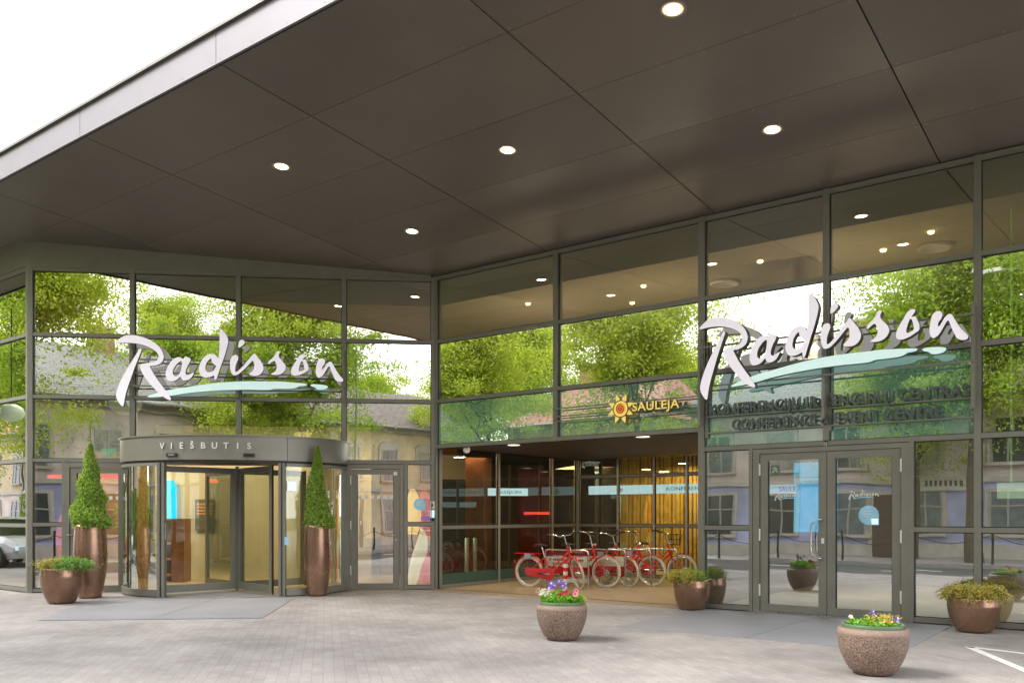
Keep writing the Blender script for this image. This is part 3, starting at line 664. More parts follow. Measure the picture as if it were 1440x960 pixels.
def outline_obj(name, parent, outer, hole, ku, kz, depth, face, side, y0=0., it=2, bev=0.):
    cu = bpy.data.curves.new('o', 'CURVE'); cu.dimensions = '2D'; cu.fill_mode = 'BOTH'; cu.extrude = .5
    for p in ([outer] if hole is None else [outer, hole]):
        p = smooth(p, it); sp = cu.splines.new('POLY'); sp.points.add(len(p)-1); sp.use_cyclic_u = True
        for q, (x, y) in zip(sp.points, p): q.co = ((x-168)*ku, (571-y)*kz, 0, 1)
    ob = bpy.data.objects.new('o', cu); COL.objects.link(ob); bpy.context.view_layer.update()
    me = bpy.data.meshes.new_from_object(ob.evaluated_get(bpy.context.evaluated_depsgraph_get())); bpy.data.objects.remove(ob)
    me.materials.clear(); me.materials.append(face); me.materials.append(side)
    for p in me.polygons: p.material_index = 0 if abs(p.normal.z) > .7 else 1
    for v in me.vertices: v.co = Vector((v.co.x, y0-v.co.z*depth, v.co.y))
    me.update(); o = bpy.data.objects.new(name, me); COL.objects.link(o); o.parent = parent; return o
def script_sign(loc, rz, ku, kz, depth, label, rails, posts):
    t = empty('script_sign', loc, rz, label, 'sign')
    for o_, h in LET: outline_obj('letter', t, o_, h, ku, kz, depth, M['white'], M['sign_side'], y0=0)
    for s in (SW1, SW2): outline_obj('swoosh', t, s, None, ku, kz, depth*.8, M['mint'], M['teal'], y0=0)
    for x0, x1, z in rails:
        b = MB(); b.box(x0, x1, depth/2+.004, depth/2+.034, z-.012, z+.012, M['frame']); b.build('rail', t)
    for x, z0, z1 in posts:
        b = MB(); b.box(x-.02, x+.02, depth/2+.036, depth/2+.15, z0, z1, M['frame']); b.build('bracket', t)
    return t
# left sign
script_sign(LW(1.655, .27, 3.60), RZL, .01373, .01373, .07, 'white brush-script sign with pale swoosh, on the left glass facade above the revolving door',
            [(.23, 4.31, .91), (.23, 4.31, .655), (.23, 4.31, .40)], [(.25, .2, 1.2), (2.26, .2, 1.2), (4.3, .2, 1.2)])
# right sign
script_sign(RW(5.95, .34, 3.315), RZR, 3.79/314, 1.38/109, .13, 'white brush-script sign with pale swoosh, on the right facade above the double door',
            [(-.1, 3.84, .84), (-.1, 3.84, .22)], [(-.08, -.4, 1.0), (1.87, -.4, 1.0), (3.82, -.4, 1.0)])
t = empty('lettering_sign', RW(6.0, .11, 3.10), RZR, 'dark grey capital lettering in two lines under the right script sign', 'sign')
def line(txt, x, z, w, cap):
    me, tw = textmesh(txt, 1., .5, M['grey_letter'], M['sign_side'], .0, 1.05)
    for v in me.vertices: v.co.x *= w/tw; v.co.z *= cap/.73; v.co.y *= .07
    # embolden by doubling shifted copies
    o = bpy.data.objects.new('lettering', me); COL.objects.link(o); o.parent = t; o.location = (x, 0, z); return o
def textbold(name, txt, parent, x, y, z, w, cap, ext, mat, side, off=.018, space=1.05):
    me, tw = textmesh_b(txt, off, mat, side, space)
    for v in me.vertices: v.co.x *= w/tw; v.co.z *= cap/.73; v.co.y *= ext
    o = bpy.data.objects.new(name, me); COL.objects.link(o); o.parent = parent; o.location = (x, y, z); return o
def textmesh_b(txt, off, mat, side, space): return textmesh(txt, 1., .5, mat, side, off, space)
textbold('lettering', 'KONFERENCIJŲ IR RENGINIŲ CENTRAS', t, 0, 0, 0, 3.71, .165, .045, M['grey_letter'], M['sign_side'])
textbold('lettering', 'CONFERENCE & EVENT CENTRE', t, .38, 0, -.26, 3.0, .165, .045, M['grey_letter'], M['sign_side'])
for z in (-.03, -.29):
    b = MB(); b.box(-.1, 3.84, .026, .04, z-.008, z+.012, M['frame']); b.build('rail', t)
for x in (-.08, 1.87, 3.82):
    b = MB(); b.box(x-.018, x+.018, .042, .06, -.36, .2, M['frame']); b.build('bracket', t)
# spa sign
t = empty('spa_sign', RW(4.44, .2, 3.30), RZR, 'yellow sun emblem with an orange spiral and yellow lettering on the green glass band', 'sign')
def cyl_y(b, r, y0, y1, mf, ms, n=36, cx=0, cz=0, rr=None):
    c = [(cx+(rr(j) if rr else r)*math.cos(2*math.pi*j/n), cz+(rr(j) if rr else r)*math.sin(2*math.pi*j/n)) for j in range(n)]
    vs = [(x, y0, z) for x, z in c]+[(x, y1, z) for x, z in c]
    b.add(vs[:n], [tuple(range(n))], mf); b.add(vs, [(j, (j+1) % n+0, (j+1) % n+n, j+n) for j in range(n)], ms)
b = MB(); cyl_y(b, .132, -.035, .03, M['yellow'], M['gold']); b.build('sun_disc', t)
b = MB(); cyl_y(b, .09, -.041, -.034, M['orange'], M['orange']); b.build('spiral_ground', t)
b = MB(); b.tube([((.008+.078*q/40)*math.cos(-q*.33+2.), -.043, (.008+.078*q/40)*math.sin(-q*.33+2.)) for q in range(41)], [.012-.006*q/40 for q in range(41)], M['redswirl'], 6); b.build('spiral', t)
for k in range(8):
    a = R(20+k*45); b = MB(); d = (math.cos(a), math.sin(a)); n = (-d[1], d[0])
    q = [(d[0]*.15+n[0]*.045, d[1]*.15+n[1]*.045), (d[0]*.15-n[0]*.045, d[1]*.15-n[1]*.045), (d[0]*.2-n[0]*.03, d[1]*.2-n[1]*.03), (d[0]*.262, d[1]*.262), (d[0]*.2+n[0]*.03, d[1]*.2+n[1]*.03)]
    vs = [(x, -.03, z) for x, z in q]+[(x, .03, z) for x, z in q]
    b.add(vs[:5], [(0, 1, 2, 3, 4)], M['yellow']); b.add(vs, [(i, (i+1) % 5, (i+1) % 5+5, i+5) for i in range(5)], M['gold']); b.build('ray', t)
textbold('lettering', 'SAULEJA', t, .225, 0, -.055, .86, .145, .07, M['yellow'], M['gold'], .012)
settext('lettering', 'spa', t, .36, .0, -.155, .15, .075, .03, M['stripe_w'])
for z in (.11, -.03, -.12):
    b = MB(); b.box(-1.45, 1.36, .04, .06, z-.01, z+.01, M['frame']); b.build('rail', t)

# ---------------------------------------------------------------- doors
def decal_script(t, x, z, w):
    k = w/314
    for i, (o_, h) in enumerate(LET): outline_obj('script_decal', t, o_, h, k, k, .002, M['stripe_w'], M['stripe_w'], y0=-.02, it=1).location = (x, 0, z)
    outline_obj('script_decal', t, SW1, None, k, k, .002, M['blue_sticker'], M['blue_sticker'], y0=-.02, it=1).location = (x, 0, z)
def leaf(t, u0, u1, z0, z1, name='door_leaf', fw=.115, gm=None, dpt=.05):
    b = MB(); y0, y1 = -dpt, .02
    b.box(u0, u0+fw, y0, y1, z0, z1, M['frame']); b.box(u1-fw, u1, y0, y1, z0, z1, M['frame'])
    b.box(u0+fw, u1-fw, y0+.001, y1-.001, z0, z0+fw, M['frame']); b.box(u0+fw, u1-fw, y0+.001, y1-.001, z1-fw*.9, z1, M['frame'])
    for a, c in ((u0+fw, u0+fw+.012), (u1-fw-.012, u1-fw)): b.box(a, c, -.02, 0, z0+fw, z1-fw, M['frame_dark'])
    o = b.build(name, t)
    b = MB(); b.box(u0+fw+.012, u1-fw-.012, -.008, .002, z0+fw, z1-fw*.9, gm or M['glass_low'], face=M['pane_back']); b.build('glass_pane', o)
    return o
def hinge(par, u, z):
    b = MB(); b.tube([(u, -.07, z-.09), (u, -.07, z+.09)], .013, M['stripe_w'], 10); b.build('hinge', par)
def lockset(par, u, z):
    b = MB(); b.tube([(u, -.05, z), (u, -.1, z), (u-.1, -.105, z)], .01, M['steel'], 8); b.tube([(u, -.05, z-.1), (u, -.06, z-.1)], .016, M['steel'], 12); b.build('handle', par)
t = empty('double_door', (CX, CY, 0), RZR, 'grey framed double glass door with a curved steel pull handle, below the lettering on the right', 'door')
b = MB(); b.box(6.70, 6.80, -.075, .05, 0, 2.515, M['frame']); b.box(8.85, 8.95, -.075, .05, 0, 2.515, M['frame']); b.box(6.80, 8.85, -.074, .049, 2.445, 2.515, M['frame']); b.box(6.8, 8.85, -.08, .05, 0.0, .02, M['steel']); b.build('door_frame', t)
l1 = leaf(t, 6.81, 7.815, .025, 2.44); l2 = leaf(t, 7.825, 8.84, .025, 2.44)
for z in (.35, 1.2, 2.2): hinge(l1, 6.805, z); hinge(l2, 8.845, z)
def pull(par, u, s):
    b = MB(); b.tube([(u, -.05, .86), (u, -.1, .86), (u-s*.05, -.13, .87), (u-s*.13, -.13, .93), (u-s*.14, -.13, 1.0), (u-s*.14, -.13, 1.3), (u-s*.13, -.13, 1.37), (u-s*.05, -.13, 1.43), (u, -.1, 1.44), (u, -.05, 1.44)], .014, M['steel'], 12); b.build('handle', par)
pull(l1, 7.75, 1)
b = MB(); b.box(7.74, 7.78, -.056, -.05, 1.08, 1.16, M['stripe_w']); b.build('lock_plate', l1)
decal_script(t, 7.02, 1.72, .40); decal_script(t, 8.12, 1.72, .42)
b = MB(); c = [(8.40+.14*math.cos(R(a)), 1.5+.14*math.sin(R(a))) for a in range(0, 271, 15)]+[(8.54, 1.36)]
b.add([(x, -.018, z) for x, z in c], [tuple(range(len(c)))], M['blue_sticker'])
for i in range(3): b.box(8.32, 8.46-.02*i, -.021, -.019, 1.55-i*.035, 1.56-i*.035, M['stripe_w'])
b.box(8.44, 8.53, -.021, -.019, 1.37, 1.45, M['pale_blue']); b.build('round_sticker', t)
b = MB(); b.box(6.96, 7.10, -.02, -.016, 2.10, 2.27, M['frame']); b.box(6.97, 7.09, -.022, -.02, 2.115, 2.255, M['green_pot']); b.tube([(6.99, -.024, 2.15), (7.03, -.024, 2.2), (7.07, -.024, 2.16)], .008, M['stripe_w'], 5); b.tube([(6.99, -.024, 2.21), (7.03, -.024, 2.23), (7.07, -.024, 2.2)], .006, M['stripe_w'], 5); b.build('square_sticker', t)
t = empty('hanging_poster', RW(7.44, -.5, 1.24), RZR, 'bright blue poster hanging inside behind the middle of the double door', 'poster')
b = MB(); b.box(-.30, .36, 0, .03, 0, 1.08, M['teal_poster']); b.build('sheet', t)
b = MB(); b.box(-.28, -.2, -.004, -.001, .82, .88, M['stripe_w']); b.box(-.28, -.2, -.004, -.001, .74, .80, M['stripe_w'])
for z in (.84, .76): b.box(-.17, .1, -.004, -.001, z, z+.018, M['stripe_w'])
b.build('printed_rows', t)
for o_, h in LET: outline_obj('printed_script', t, o_, h, .0009, .0009, .002, M['stripe_w'], M['stripe_w'], y0=-.004, it=1).location = (-.03, 0, .95)
t = empty('light_box', RW(6.98, -.4, 1.84), RZR, 'pale light box with dark letters inside, behind the upper left of the double door', 'sign')
b = MB(); b.box(-.25, .22, 0, .05, 0, .14, M['pale_blue']); b.build('box', t)
textbold('lettering', 'SAULEJA', t, -.04, -.004, .035, .36, .075, .004, M['black'], M['black'], .01)
# single door left facade right side
t = empty('single_door', (PLX, PLY, 0), RZL, 'narrow grey framed glass door between the revolving door and the inner corner', 'door')
b = MB(); b.box(6.02, 6.10, -.075, .05, 0, 2.515, M['frame']); b.box(7.08, 7.15, -.075, .05, 0, 2.515, M['frame']); b.box(6.10, 7.08, -.074, .049, 2.43, 2.515, M['frame']); b.build('door_frame', t)
l1 = leaf(t, 6.11, 7.07, .02, 2.42)
for z in (.4, 1.3, 2.2): hinge(l1, 6.10, z)
lockset(l1, 7.0, 1.1)
b = MB()
for k in range(6): b.box(6.25+k*.125, 6.25+k*.125+.06, -.012, -.009, 1.83, 1.9, M['stripe_w'])
b.build('square_decals', l1)
b = MB(); b.box(6.95, 7.02, -.056, -.051, 2.3, 2.37, M['stripe_w']); b.build('small_sticker', l1)
t = empty('round_sticker', (PLX, PLY, 0), RZL, 'pale blue drop-shaped sticker on the narrow pane right of the single door', 'sticker')
b = MB(); c = [(7.47+.12*math.cos(R(a)), 1.72+.12*math.sin(R(a))) for a in range(0, 271, 15)]+[(7.59, 1.6)]
b.add([(x, -.02, z) for x, z in c], [tuple(range(len(c)))], M['blue_sticker'])
for i in range(3): b.box(7.40, 7.52-.02*i, -.023, -.021, 1.76-i*.03, 1.77-i*.03, M['stripe_w'])
b.build('sheet', t)
b = MB(); b.box(7.50, 7.70, -.023, -.017, 1.40, 1.47, M['purple']); b.box(7.53, 7.67, -.026, -.024, 1.425, 1.435, M['blue_sticker']); tag(b.build('purple_sticker', None, (PLX, PLY, 0), RZL), 'small purple sticker below the drop-shaped one', 'sticker')
t = empty('door_intercom', (CX, CY, 0), RZR, 'small white and grey notice plates on the corner post beside the bicycle bay', 'intercom')
b = MB(); b.box(-.04, .05, -.10, -.072, 1.63, 1.78, M['stripe_w']); b.box(-.02, .03, -.105, -.1, 1.67, 1.73, M['black']); b.build('notice', t)
b = MB(); b.box(-.035, .045, -.10, -.072, 1.45, 1.60, M['pale_blue']); b.box(-.035, .045, -.103, -.072, 1.38, 1.44, M['black']); b.build('keypad', t)
# left door
t = empty('single_door', (PLX, PLY, 0), RZL, 'grey framed glass door left of the revolving door, partly behind the tall bronze planter', 'door')
b = MB(); b.box(.655, .73, -.075, .05, 0, 2.515, M['frame']); b.box(1.76, 1.83, -.075, .05, 0, 2.515, M['frame']); b.box(.73, 1.76, -.074, .049, 2.43, 2.515, M['frame']); b.build('door_frame', t)
l1 = leaf(t, .74, 1.75, .02, 2.42); lockset(l1, .80, 1.12)
b = MB()
for k in range(6): b.box(.95+k*.125, .95+k*.125+.06, -.012, -.009, 1.8, 1.87, M['stripe_w'])
b.build('square_decals', l1)

# ---------------------------------------------------------------- revolving door
ea, eb = 2.12, 1.5
t = empty('revolving_door', LW(3.88, 0), RZL, 'large oval revolving door with a grey lettered ring, under the left script sign', 'revolving door')
def ell(a, s=1.): return (ea*s*math.cos(R(a)), -eb*s*math.sin(R(a)))
def band(b, a0, a1, r0, r1, z0, z1, mat, n=48):
    vs = []; k = n+1
    for z in (z0, z1):
        for rr in (r0, r1):
            for j in range(k):
                a = a0+(a1-a0)*j/n; x, y = ell(a); nx, ny = math.cos(R(a))/ea, -math.sin(R(a))/eb; l = math.hypot(nx, ny)
                vs.append((x+nx/l*rr, y+ny/l*rr, z))
    f = []
    for j in range(n):
        i0, o0, i1, o1 = j, k+j, 2*k+j, 3*k+j
        f += [(o0, o0+1, o1+1, o1), (i0+1, i0, i1, i1+1), (i1, o1, o1+1, i1+1), (i0, i0+1, o0+1, o0)]
    b.add(vs, f, mat, False)
    b.add(vs, [(0, k, 3*k, 2*k), (n, 2*k+n, 3*k+n, k+n)], mat)
b = MB(); band(b, 1, 57.0, -.09, .05, 2.50, 2.93, M['ring']); band(b, 57.25, 179, -.09, .05, 2.50, 2.93, M['ring']); band(b, 1, 179, -.09, .075, 2.93, 2.955, M['ring']); band(b, 1, 179, -.05, .03, 2.455, 2.50, M['frame_dark'])
for p in b.sm: pass
b.build('ring', t)
b = MB(); n = 48; vs = [(*ell(180*j/n, .97), 2.90) for j in range(n+1)]; b.add(vs, [tuple(range(n+1))], M['ring']); vs = [(*ell(180*j/n, .97), 2.48) for j in range(n+1)]; b.add(vs, [tuple(range(n+1))[::-1]], M['frame_dark']); b.build('drum_ceiling', t)
b = MB(); n = 48; vs = [(*ell(360*j/n, .99), .009) for j in range(n)]; b.add(vs, [tuple(range(n))[::-1]], M['slab']); b.build('door_mat', t)
JA = 59.5
for a0, a1 in ((2, JA-2), (180-JA+2, 178)):
    b = MB(); band(b, a0, a1, -.01, .0, .14, 2.40, M['glass_curve'], 32); b.build('curved_glass', t)
    b = MB(); band(b, a0, a1, -.04, .03, .02, .14, M['frame'], 20); band(b, a0, a1, -.04, .03, 2.40, 2.455, M['frame'], 20); b.build('curved_rail', t)
for a in (JA, 180-JA):
    x, y = ell(a); b = MB(); b.box(x-.06, x+.06, y-.05, y+.12, .0, 2.455, M['frame']); b.box(x-.062, x-.02, y-.06, y+.1, 0.001, 2.454, M['frame']); b.box(x-.01, x+.01, y-.055, y-.03, .02, 2.45, M['frame_dark']); b.build('jamb', t)
for a in (1.5, 178.5):
    x, y = ell(a); b = MB(); b.box(x-.05, x+.05, y-.06, y+.06, 0, 2.455, M['frame']); b.build('jamb', t)
b = MB(); b.lathe([(.035, .02), (.035, 2.46)], M['frame'], 16); b.build('centre_post', t)
base = math.atan2(-.9, -1.16)
for k, L_ in enumerate((1.55, 1.42, 1.5, 1.42)):
    a = base+k*math.pi/2
    w = bpy.data.objects.new('wing', None); 
    b = MB(); fw = .09
    b.box(.05, .05+fw, -.025, .025, .05, 2.42, M['frame']); b.box(L_-fw, L_, -.025, .025, .05, 2.42, M['frame']); b.box(.05+fw, L_-fw, -.024, .024, .05, .19, M['frame']); b.box(.05+fw, L_-fw, -.024, .024, 2.31, 2.42, M['frame'])
    b.box(L_, L_+.03, -.01, .01, .03, 2.43, M['frame_dark'])
    o = b.build('wing', t, rz=a)
    b = MB(); b.box(.05+fw, L_-fw, -.004, .004, .19, 2.31, M['glass_curve'], face=M['pane_back']); b.build('glass_pane', o)
# lettering following the curve
word = 'VIEŠBUTIS'; angs = [118.5-k*(118.5-76)/8 for k in range(9)]
for ch, a in zip(word, angs):
    me, w = textmesh(ch, 1., .5, M['stripe_w'], M['steel'], .02)
    for v in me.vertices: v.co.x = (v.co.x-w/2)*.155; v.co.z *= .155; v.co.y *= .02
    x, y = ell(a); nx, ny = math.cos(R(a))/ea, -math.sin(R(a))/eb; l = math.hypot(nx, ny); nx /= l; ny /= l
    o = bpy.data.objects.new('letter', me); COL.objects.link(o); o.parent = t; o.location = (x+nx*.063, y+ny*.063, 2.70); o.rotation_euler = (0, 0, math.atan2(nx, -ny))
for a in (113, 76):
    x, y = ell(a); nx, ny = math.cos(R(a))/ea, -math.sin(R(a))/eb; l = math.hypot(nx, ny); nx /= l; ny /= l
    b = MB(); b.box(-.1, .1, -.04, .0, 0, .06, M['black']); b.box(-.06, .06, -.044, -.04, .015, .045, M['car_dark'] if 'car_dark' in M else M['black']); o = b.build('motion_sensor', t, (x+nx*.052, y+ny*.052, 2.555), math.atan2(nx, -ny))
b = MB(); x, y = ell(180-JA); b.box(x+.065, x+.085, y-.03, y+.0, 1.05, 1.35, M['steel']); b.build('switch_plate', t)
b = MB(); x, y = ell(JA); b.box(x+.1, x+.26, y-.04, y-.03, 1.95, 2.12, M['pale_blue']); b.box(x+.05, x+.12, y-.056, y-.052, .95, 1.1, M['blue_sticker']); b.build('notice_sticker', t)

# ---------------------------------------------------------------- planters
def planter(x, y, prof, mat, label, soil_r, soil_z, group=None, name='planter', rimmat=None, rimprof=None):
    t = empty(name, (x, y, 0), random.random()*3, label, 'planter', group)
    b = MB(); b.lathe([(0, .012)]+prof, mat, 64)
    b.build('bowl', t)
    if rimprof: b = MB(); b.lathe(rimprof, rimmat, 64); b.build('rim', t)
    b = MB(); b.lathe([(soil_r, soil_z), (soil_r*.5, soil_z+.015), (0, soil_z+.02)], M['soil'], 32); b.build('soil', t)
    return t
def tallprof(rt, rb, rm, h): return [(rb, .012), (rb+.01, .02)]+[(rb+(rm-rb)*math.sin(min(1, z/.58)*math.pi/2)*(1 if z < .6 else 1)-(max(0, z-.6)/.4)**1.6*(rm-rt), h*z) for z in [k/24 for k in range(1, 25)]]+[(rt-.025, h+.004), (rt-.035, h-.03), (rt-.04, h-.1)]
planter(-7.67, 15.7, tallprof(.255, .185, .285, 1.33), M['bronze'], 'tall glossy bronze planter left of the revolving door, with a lumpy cone shrub', .22, 1.26, 'tall bronze planters')
planter(-3.63, 16.1, tallprof(.225, .175, .245, 1.32), M['bronze'], 'tall glossy bronze planter right of the revolving door, with a slim cone shrub', .19, 1.25, 'tall bronze planters')
def lowprof(rt, rb, h): return [(rb, .012)]+[(rb+(rt+.012-rb)*(1-(1-z)**2.6) if z < .75 else rt+.012-(z-.75)*.05, h*z) for z in [k/20 for k in range(1, 21)]]+[(rt-.015, h+.006), (rt-.03, h-.01), (rt-.035, h-.07)]
planter(-7.68, 14.72, lowprof(.325, .20, .60), M['bronze'], 'low bronze pot at the left in front of the tall planter, overhung by green sprays', .28, .54, 'low bronze pots')
planter(2.86, 13.75, lowprof(.275, .19, .475), M['bronze'], 'low bronze pot beside the right edge of the bicycle bay', .24, .42, 'low bronze pots')
planter(5.95, 11.12, lowprof(.305, .195, .445), M['bronze'], 'low bronze pot with yellow foliage near the right edge of the photo', .26, .39, 'low bronze pots')
def bowlprof(r, rb, h): return [(rb, .012), (rb+.005, .03)]+[(rb+(r-rb)*math.sin(min(1., z/.8)*math.pi/2)**.9, h*z) for z in [k/20 for k in range(2, 18)]]
for (x, y, r, h, lab, zz) in ((.6, 10.42, .305, .43, 'speckled aggregate bowl full of red, purple and white flowers, in the middle of the forecourt', 0), (3.42, 8.18, .318, .445, 'speckled aggregate bowl with a few small flowers, in the right foreground', 0)):
    t = planter(x, y, bowlprof(r, .18, h), M['agg'], lab, r-.06, h-.02, 'aggregate flower bowls', rimmat=M['agg_rim'],
                rimprof=[(r, h*.85), (r+.004, h*.87), (r-.004, h*.96), (r-.03, h), (r-.05, h-.01), (r-.05, h-.06)])
    b = MB(); b.lathe([(r-.055, h-.03), (r-.035, h+.028), (r-.045, h+.036), (r-.075, h+.03), (r-.085, h-.02)], M['green_pot'], 48); b.build('inner_pot', t)
# shrubs
def cone_shrub(x, y, z0, h, r, lumps, label, n, lm):
    t = empty('cone_shrub', (x, y, z0), random.random()*6, label, 'shrub', 'clipped cone shrubs')
    b = MB(); b.tube([(0, 0, -.02), (0, 0, h*.9)], [.02, .008], M['bark'], 8); b.build('trunk', t)
    b = MB(); pts = []
    def rad(q, a): return r*((1-q)**.9)*(1+.2*math.sin(q*lumps*6.28+a*1.0)+.08*math.sin(a*5+q*20))*(.75+.25*min(1, q*8+.4))+.015
    while len(pts) < n:
        q = random.random()**1.25; a = random.random()*6.28; rr = rad(q, a)*(random.random()**.33)*random.choice((random.uniform(.86, 1.08), random.uniform(.9, 1.22)))
        pts.append((rr*math.cos(a), rr*math.sin(a), q*h+random.uniform(-.02, .03)))
    b.leaves(pts, .055, M[lm], asp=1.9); b.build('foliage', t)
    return t
cone_shrub(-7.67, 15.7, 1.27, 1.5, .32, 3, 'lumpy light green cone shrub in the tall planter left of the revolving door', 15000, 'topiary')
cone_shrub(-3.63, 16.1, 1.26, 1.5, .245, 1, 'slim dense green cone shrub in the tall planter right of the revolving door', 13000, 'topiary')
def spray(x, y, z, r, h, name, label, sets, rz=0, dirs=None):
    t = empty(name, (x, y, z), rz, label, 'plant')
    for mat, n, sz, a0, a1, out in sets:
        b = MB(); pts = []
        for s in range(n//28):
            a = random.uniform(a0, a1); l = random.uniform(.35, 1.)*r*out; hh = h*random.uniform(.4, 1.15)
            x0, y0 = random.uniform(-.5, .5)*r*.9, random.uniform(-.5, .5)*r*.9
            path = []
            for q in range(10):
                f = q/9; path.append((x0+math.cos(a)*l*f, y0+math.sin(a)*l*f, hh*math.sin(f*2.1)-.08*f*f))
            b.tube([path[i] for i in (0, 3, 6, 9)], [.004, .004, .003, .002], M['bark'], 4)
            for k in range(28):
                f = random.random()**.7*9; i = int(min(8, f)); p = path[i]; q = path[i+1]; g = f-i
                pts.append(tuple(p[j]+(q[j]-p[j])*g+random.gauss(0, .024) for j in range(3)))
        b.leaves(pts, sz, M[mat], asp=2.4); b.build('foliage', t)
    return t
spray(-7.68, 14.72, .57, .32, .19, 'spreading_juniper', 'green feathery sprays with yellow tips spilling from the low bronze pot at the left', [('juniper', 9000, .036, -1.2, 1.2, 1.3), ('yellowleaf', 3000, .03, 1.6, 4.6, 1.15), ('juniper', 1400, .034, 0, 6.28, 1.), ('rustleaf', 350, .026, 2, 4.4, 1.1)])
spray(2.86, 13.75, .45, .27, .17, 'spreading_shrub', 'yellow-green shrub trailing left over the bronze pot beside the bicycle bay', [('yellowleaf', 4500, .036, 2.2, 4.2, 1.5), ('juniper', 2600, .032, 0, 6.28, .95), ('yellowleaf', 1200, .03, 0, 6.28, .95)])
spray(5.95, 11.12, .42, .30, .17, 'spreading_shrub', 'golden yellow shrub spilling over the bronze pot near the right edge', [('yellowleaf', 13000, .033, 0, 6.28, 1.15), ('juniper', 900, .03, 0, 6.28, .9), ('rustleaf', 400, .024, 0, 6.28, 1.2)])
def flower(t, x, y, z, r, mats, tilt, face):
    b = MB(); n = 5
    d = Vector((face[0], face[1], tilt)).normalized(); a = d.cross(Vector((0, 0, 1))).normalized(); c = a.cross(d)
    b.tube([(x*.9, y*.9, 0), (x, y, z)], .003, M['bedleaf'], 5)
    for k in range(n):
        t0 = 2*math.pi*k/n+.3; o = Vector((x, y, z))+(a*math.cos(t0)+c*math.sin(t0))*r*.55; vs = []
        for j in range(9):
            q = 2*math.pi*j/9; vs.append(o+(a*math.cos(q)+c*math.sin(q))*r*.52+d*(.004*k+.12*r*math.cos(q-t0)))
        b.add(vs, [tuple(range(9))], mats[0])
    vs = [Vector((x, y, z))+(a*math.cos(q*.9)+c*math.sin(q*.9))*r*.28+d*(.03) for q in range(7)]
    b.add(vs, [tuple(range(7))], mats[1]); b.build('flower', t)
t = empty('bedding_plants', (.6, 10.42, .42), 0, 'bed of red, purple and white pansies filling the aggregate bowl in the middle', 'flowers')
b = MB(); pts = []
for k in range(2600):
    a = random.random()*6.28; rr = .25*math.sqrt(random.random()); pts.append((rr*math.cos(a), rr*math.sin(a)*.95, .03+random.random()*.13*(1.1-rr*2)))
b.leaves(pts, .042, M['bedleaf'], asp=1.5); b.build('foliage', t)
b = MB(); pts = [(-.20+random.gauss(0, .045), random.uniform(-.15, .1), .11+random.random()*.09) for k in range(170)]; b.leaves(pts, .02, M['pet_white'], asp=1.1); b.build('small_white_blossoms', t)
b = MB(); pts = [(.24+random.random()*.05, random.uniform(-.1, .1), .04-random.random()*.16+.06) for k in range(150)]; b.leaves(pts, .026, M['yellowleaf'], asp=2.5); b.build('trailing_stems', t)
for x, y, z, r, c in ((-.02, -.16, .13, .033, 'pet_red'), (.055, -.13, .155, .036, 'pet_red'), (.15, -.14, .135, .034, 'pet_pink'), (.165, -.08, .17, .032, 'pet_pink'), (-.07, -.1, .12, .026, 'pet_pink'),
                   (-.13, .02, .25, .036, 'pet_purple'), (-.09, .06, .22, .034, 'pet_purple'), (-.03, .1, .27, .034, 'pet_purple'), (.02, .05, .22, .034, 'pet_purple'), (.04, .0, .25, .028, 'pet_purple'), (-.15, .0, .2, .03, 'pet_purple')):
    flower(t, x, y, z, r, (M[c], M['pet_dark'] if c != 'pet_purple' else M['pet_white']), .35, (-.05+random.uniform(-.3, .3), -1))
t = empty('bedding_plants', (3.42, 8.18, .44), 0, 'sparse bedding plants with a few blue, white and orange flowers in the foreground bowl', 'flowers')
b = MB(); pts = []
for k in range(420):
    a = random.random()*6.28; rr = .22*math.sqrt(random.random()); pts.append((rr*math.cos(a), rr*math.sin(a), .02+random.random()*.04))
b.leaves(pts, .04, M['bedleaf'], asp=1.6); b.build('foliage', t)
b = MB(); pts = [(.08+random.gauss(0, .07), random.gauss(0, .08), .03+random.random()*.09) for k in range(260)]; b.leaves(pts, .03, M['yellowleaf'], asp=2.5); b.build('yellow_foliage', t)
for x, y, z, r, c in ((-.19, .06, .09, .022, 'pet_white'), (.0, .02, .14, .022, 'pet_purple'), (.02, .0, .1, .02, 'pet_purple'), (.205, -.04, .075, .027, 'pet_purple'), (.2, -.06, .05, .025, 'pet_purple'), (.12, -.1, .05, .028, 'pet_orange'), (.05, -.12, .05, .02, 'pet_orange'), (.15, -.05, .05, .02, 'pet_orange'), (-.05, -.12, .04, .022, 'pet_orange')):
    flower(t, x, y, z, r, (M[c], M['pet_white'] if c == 'pet_purple' else M['yellow']), .5, (random.uniform(-.4, .3), -1))

# ---------------------------------------------------------------- bollard
t = empty('striped_bollard', (1.06, 17.15, 0), 0, 'short red and white striped bollard in front of the bicycles', 'bollard')
b = MB(); b.lathe([(.08, 0), (.08, .01), (.05, .012)], M['black'], 20); b.build('base', t)
b = MB(); n = 8
for k in range(n): b.lathe([(.043, .01+k*.075), (.043, .01+(k+1)*.075)], M['stripe_r'] if k % 2 else M['stripe_w'], 20)
b.lathe([(.043, .61), (.036, .625), (0, .63)], M['stripe_r'], 20); b.build('post', t)

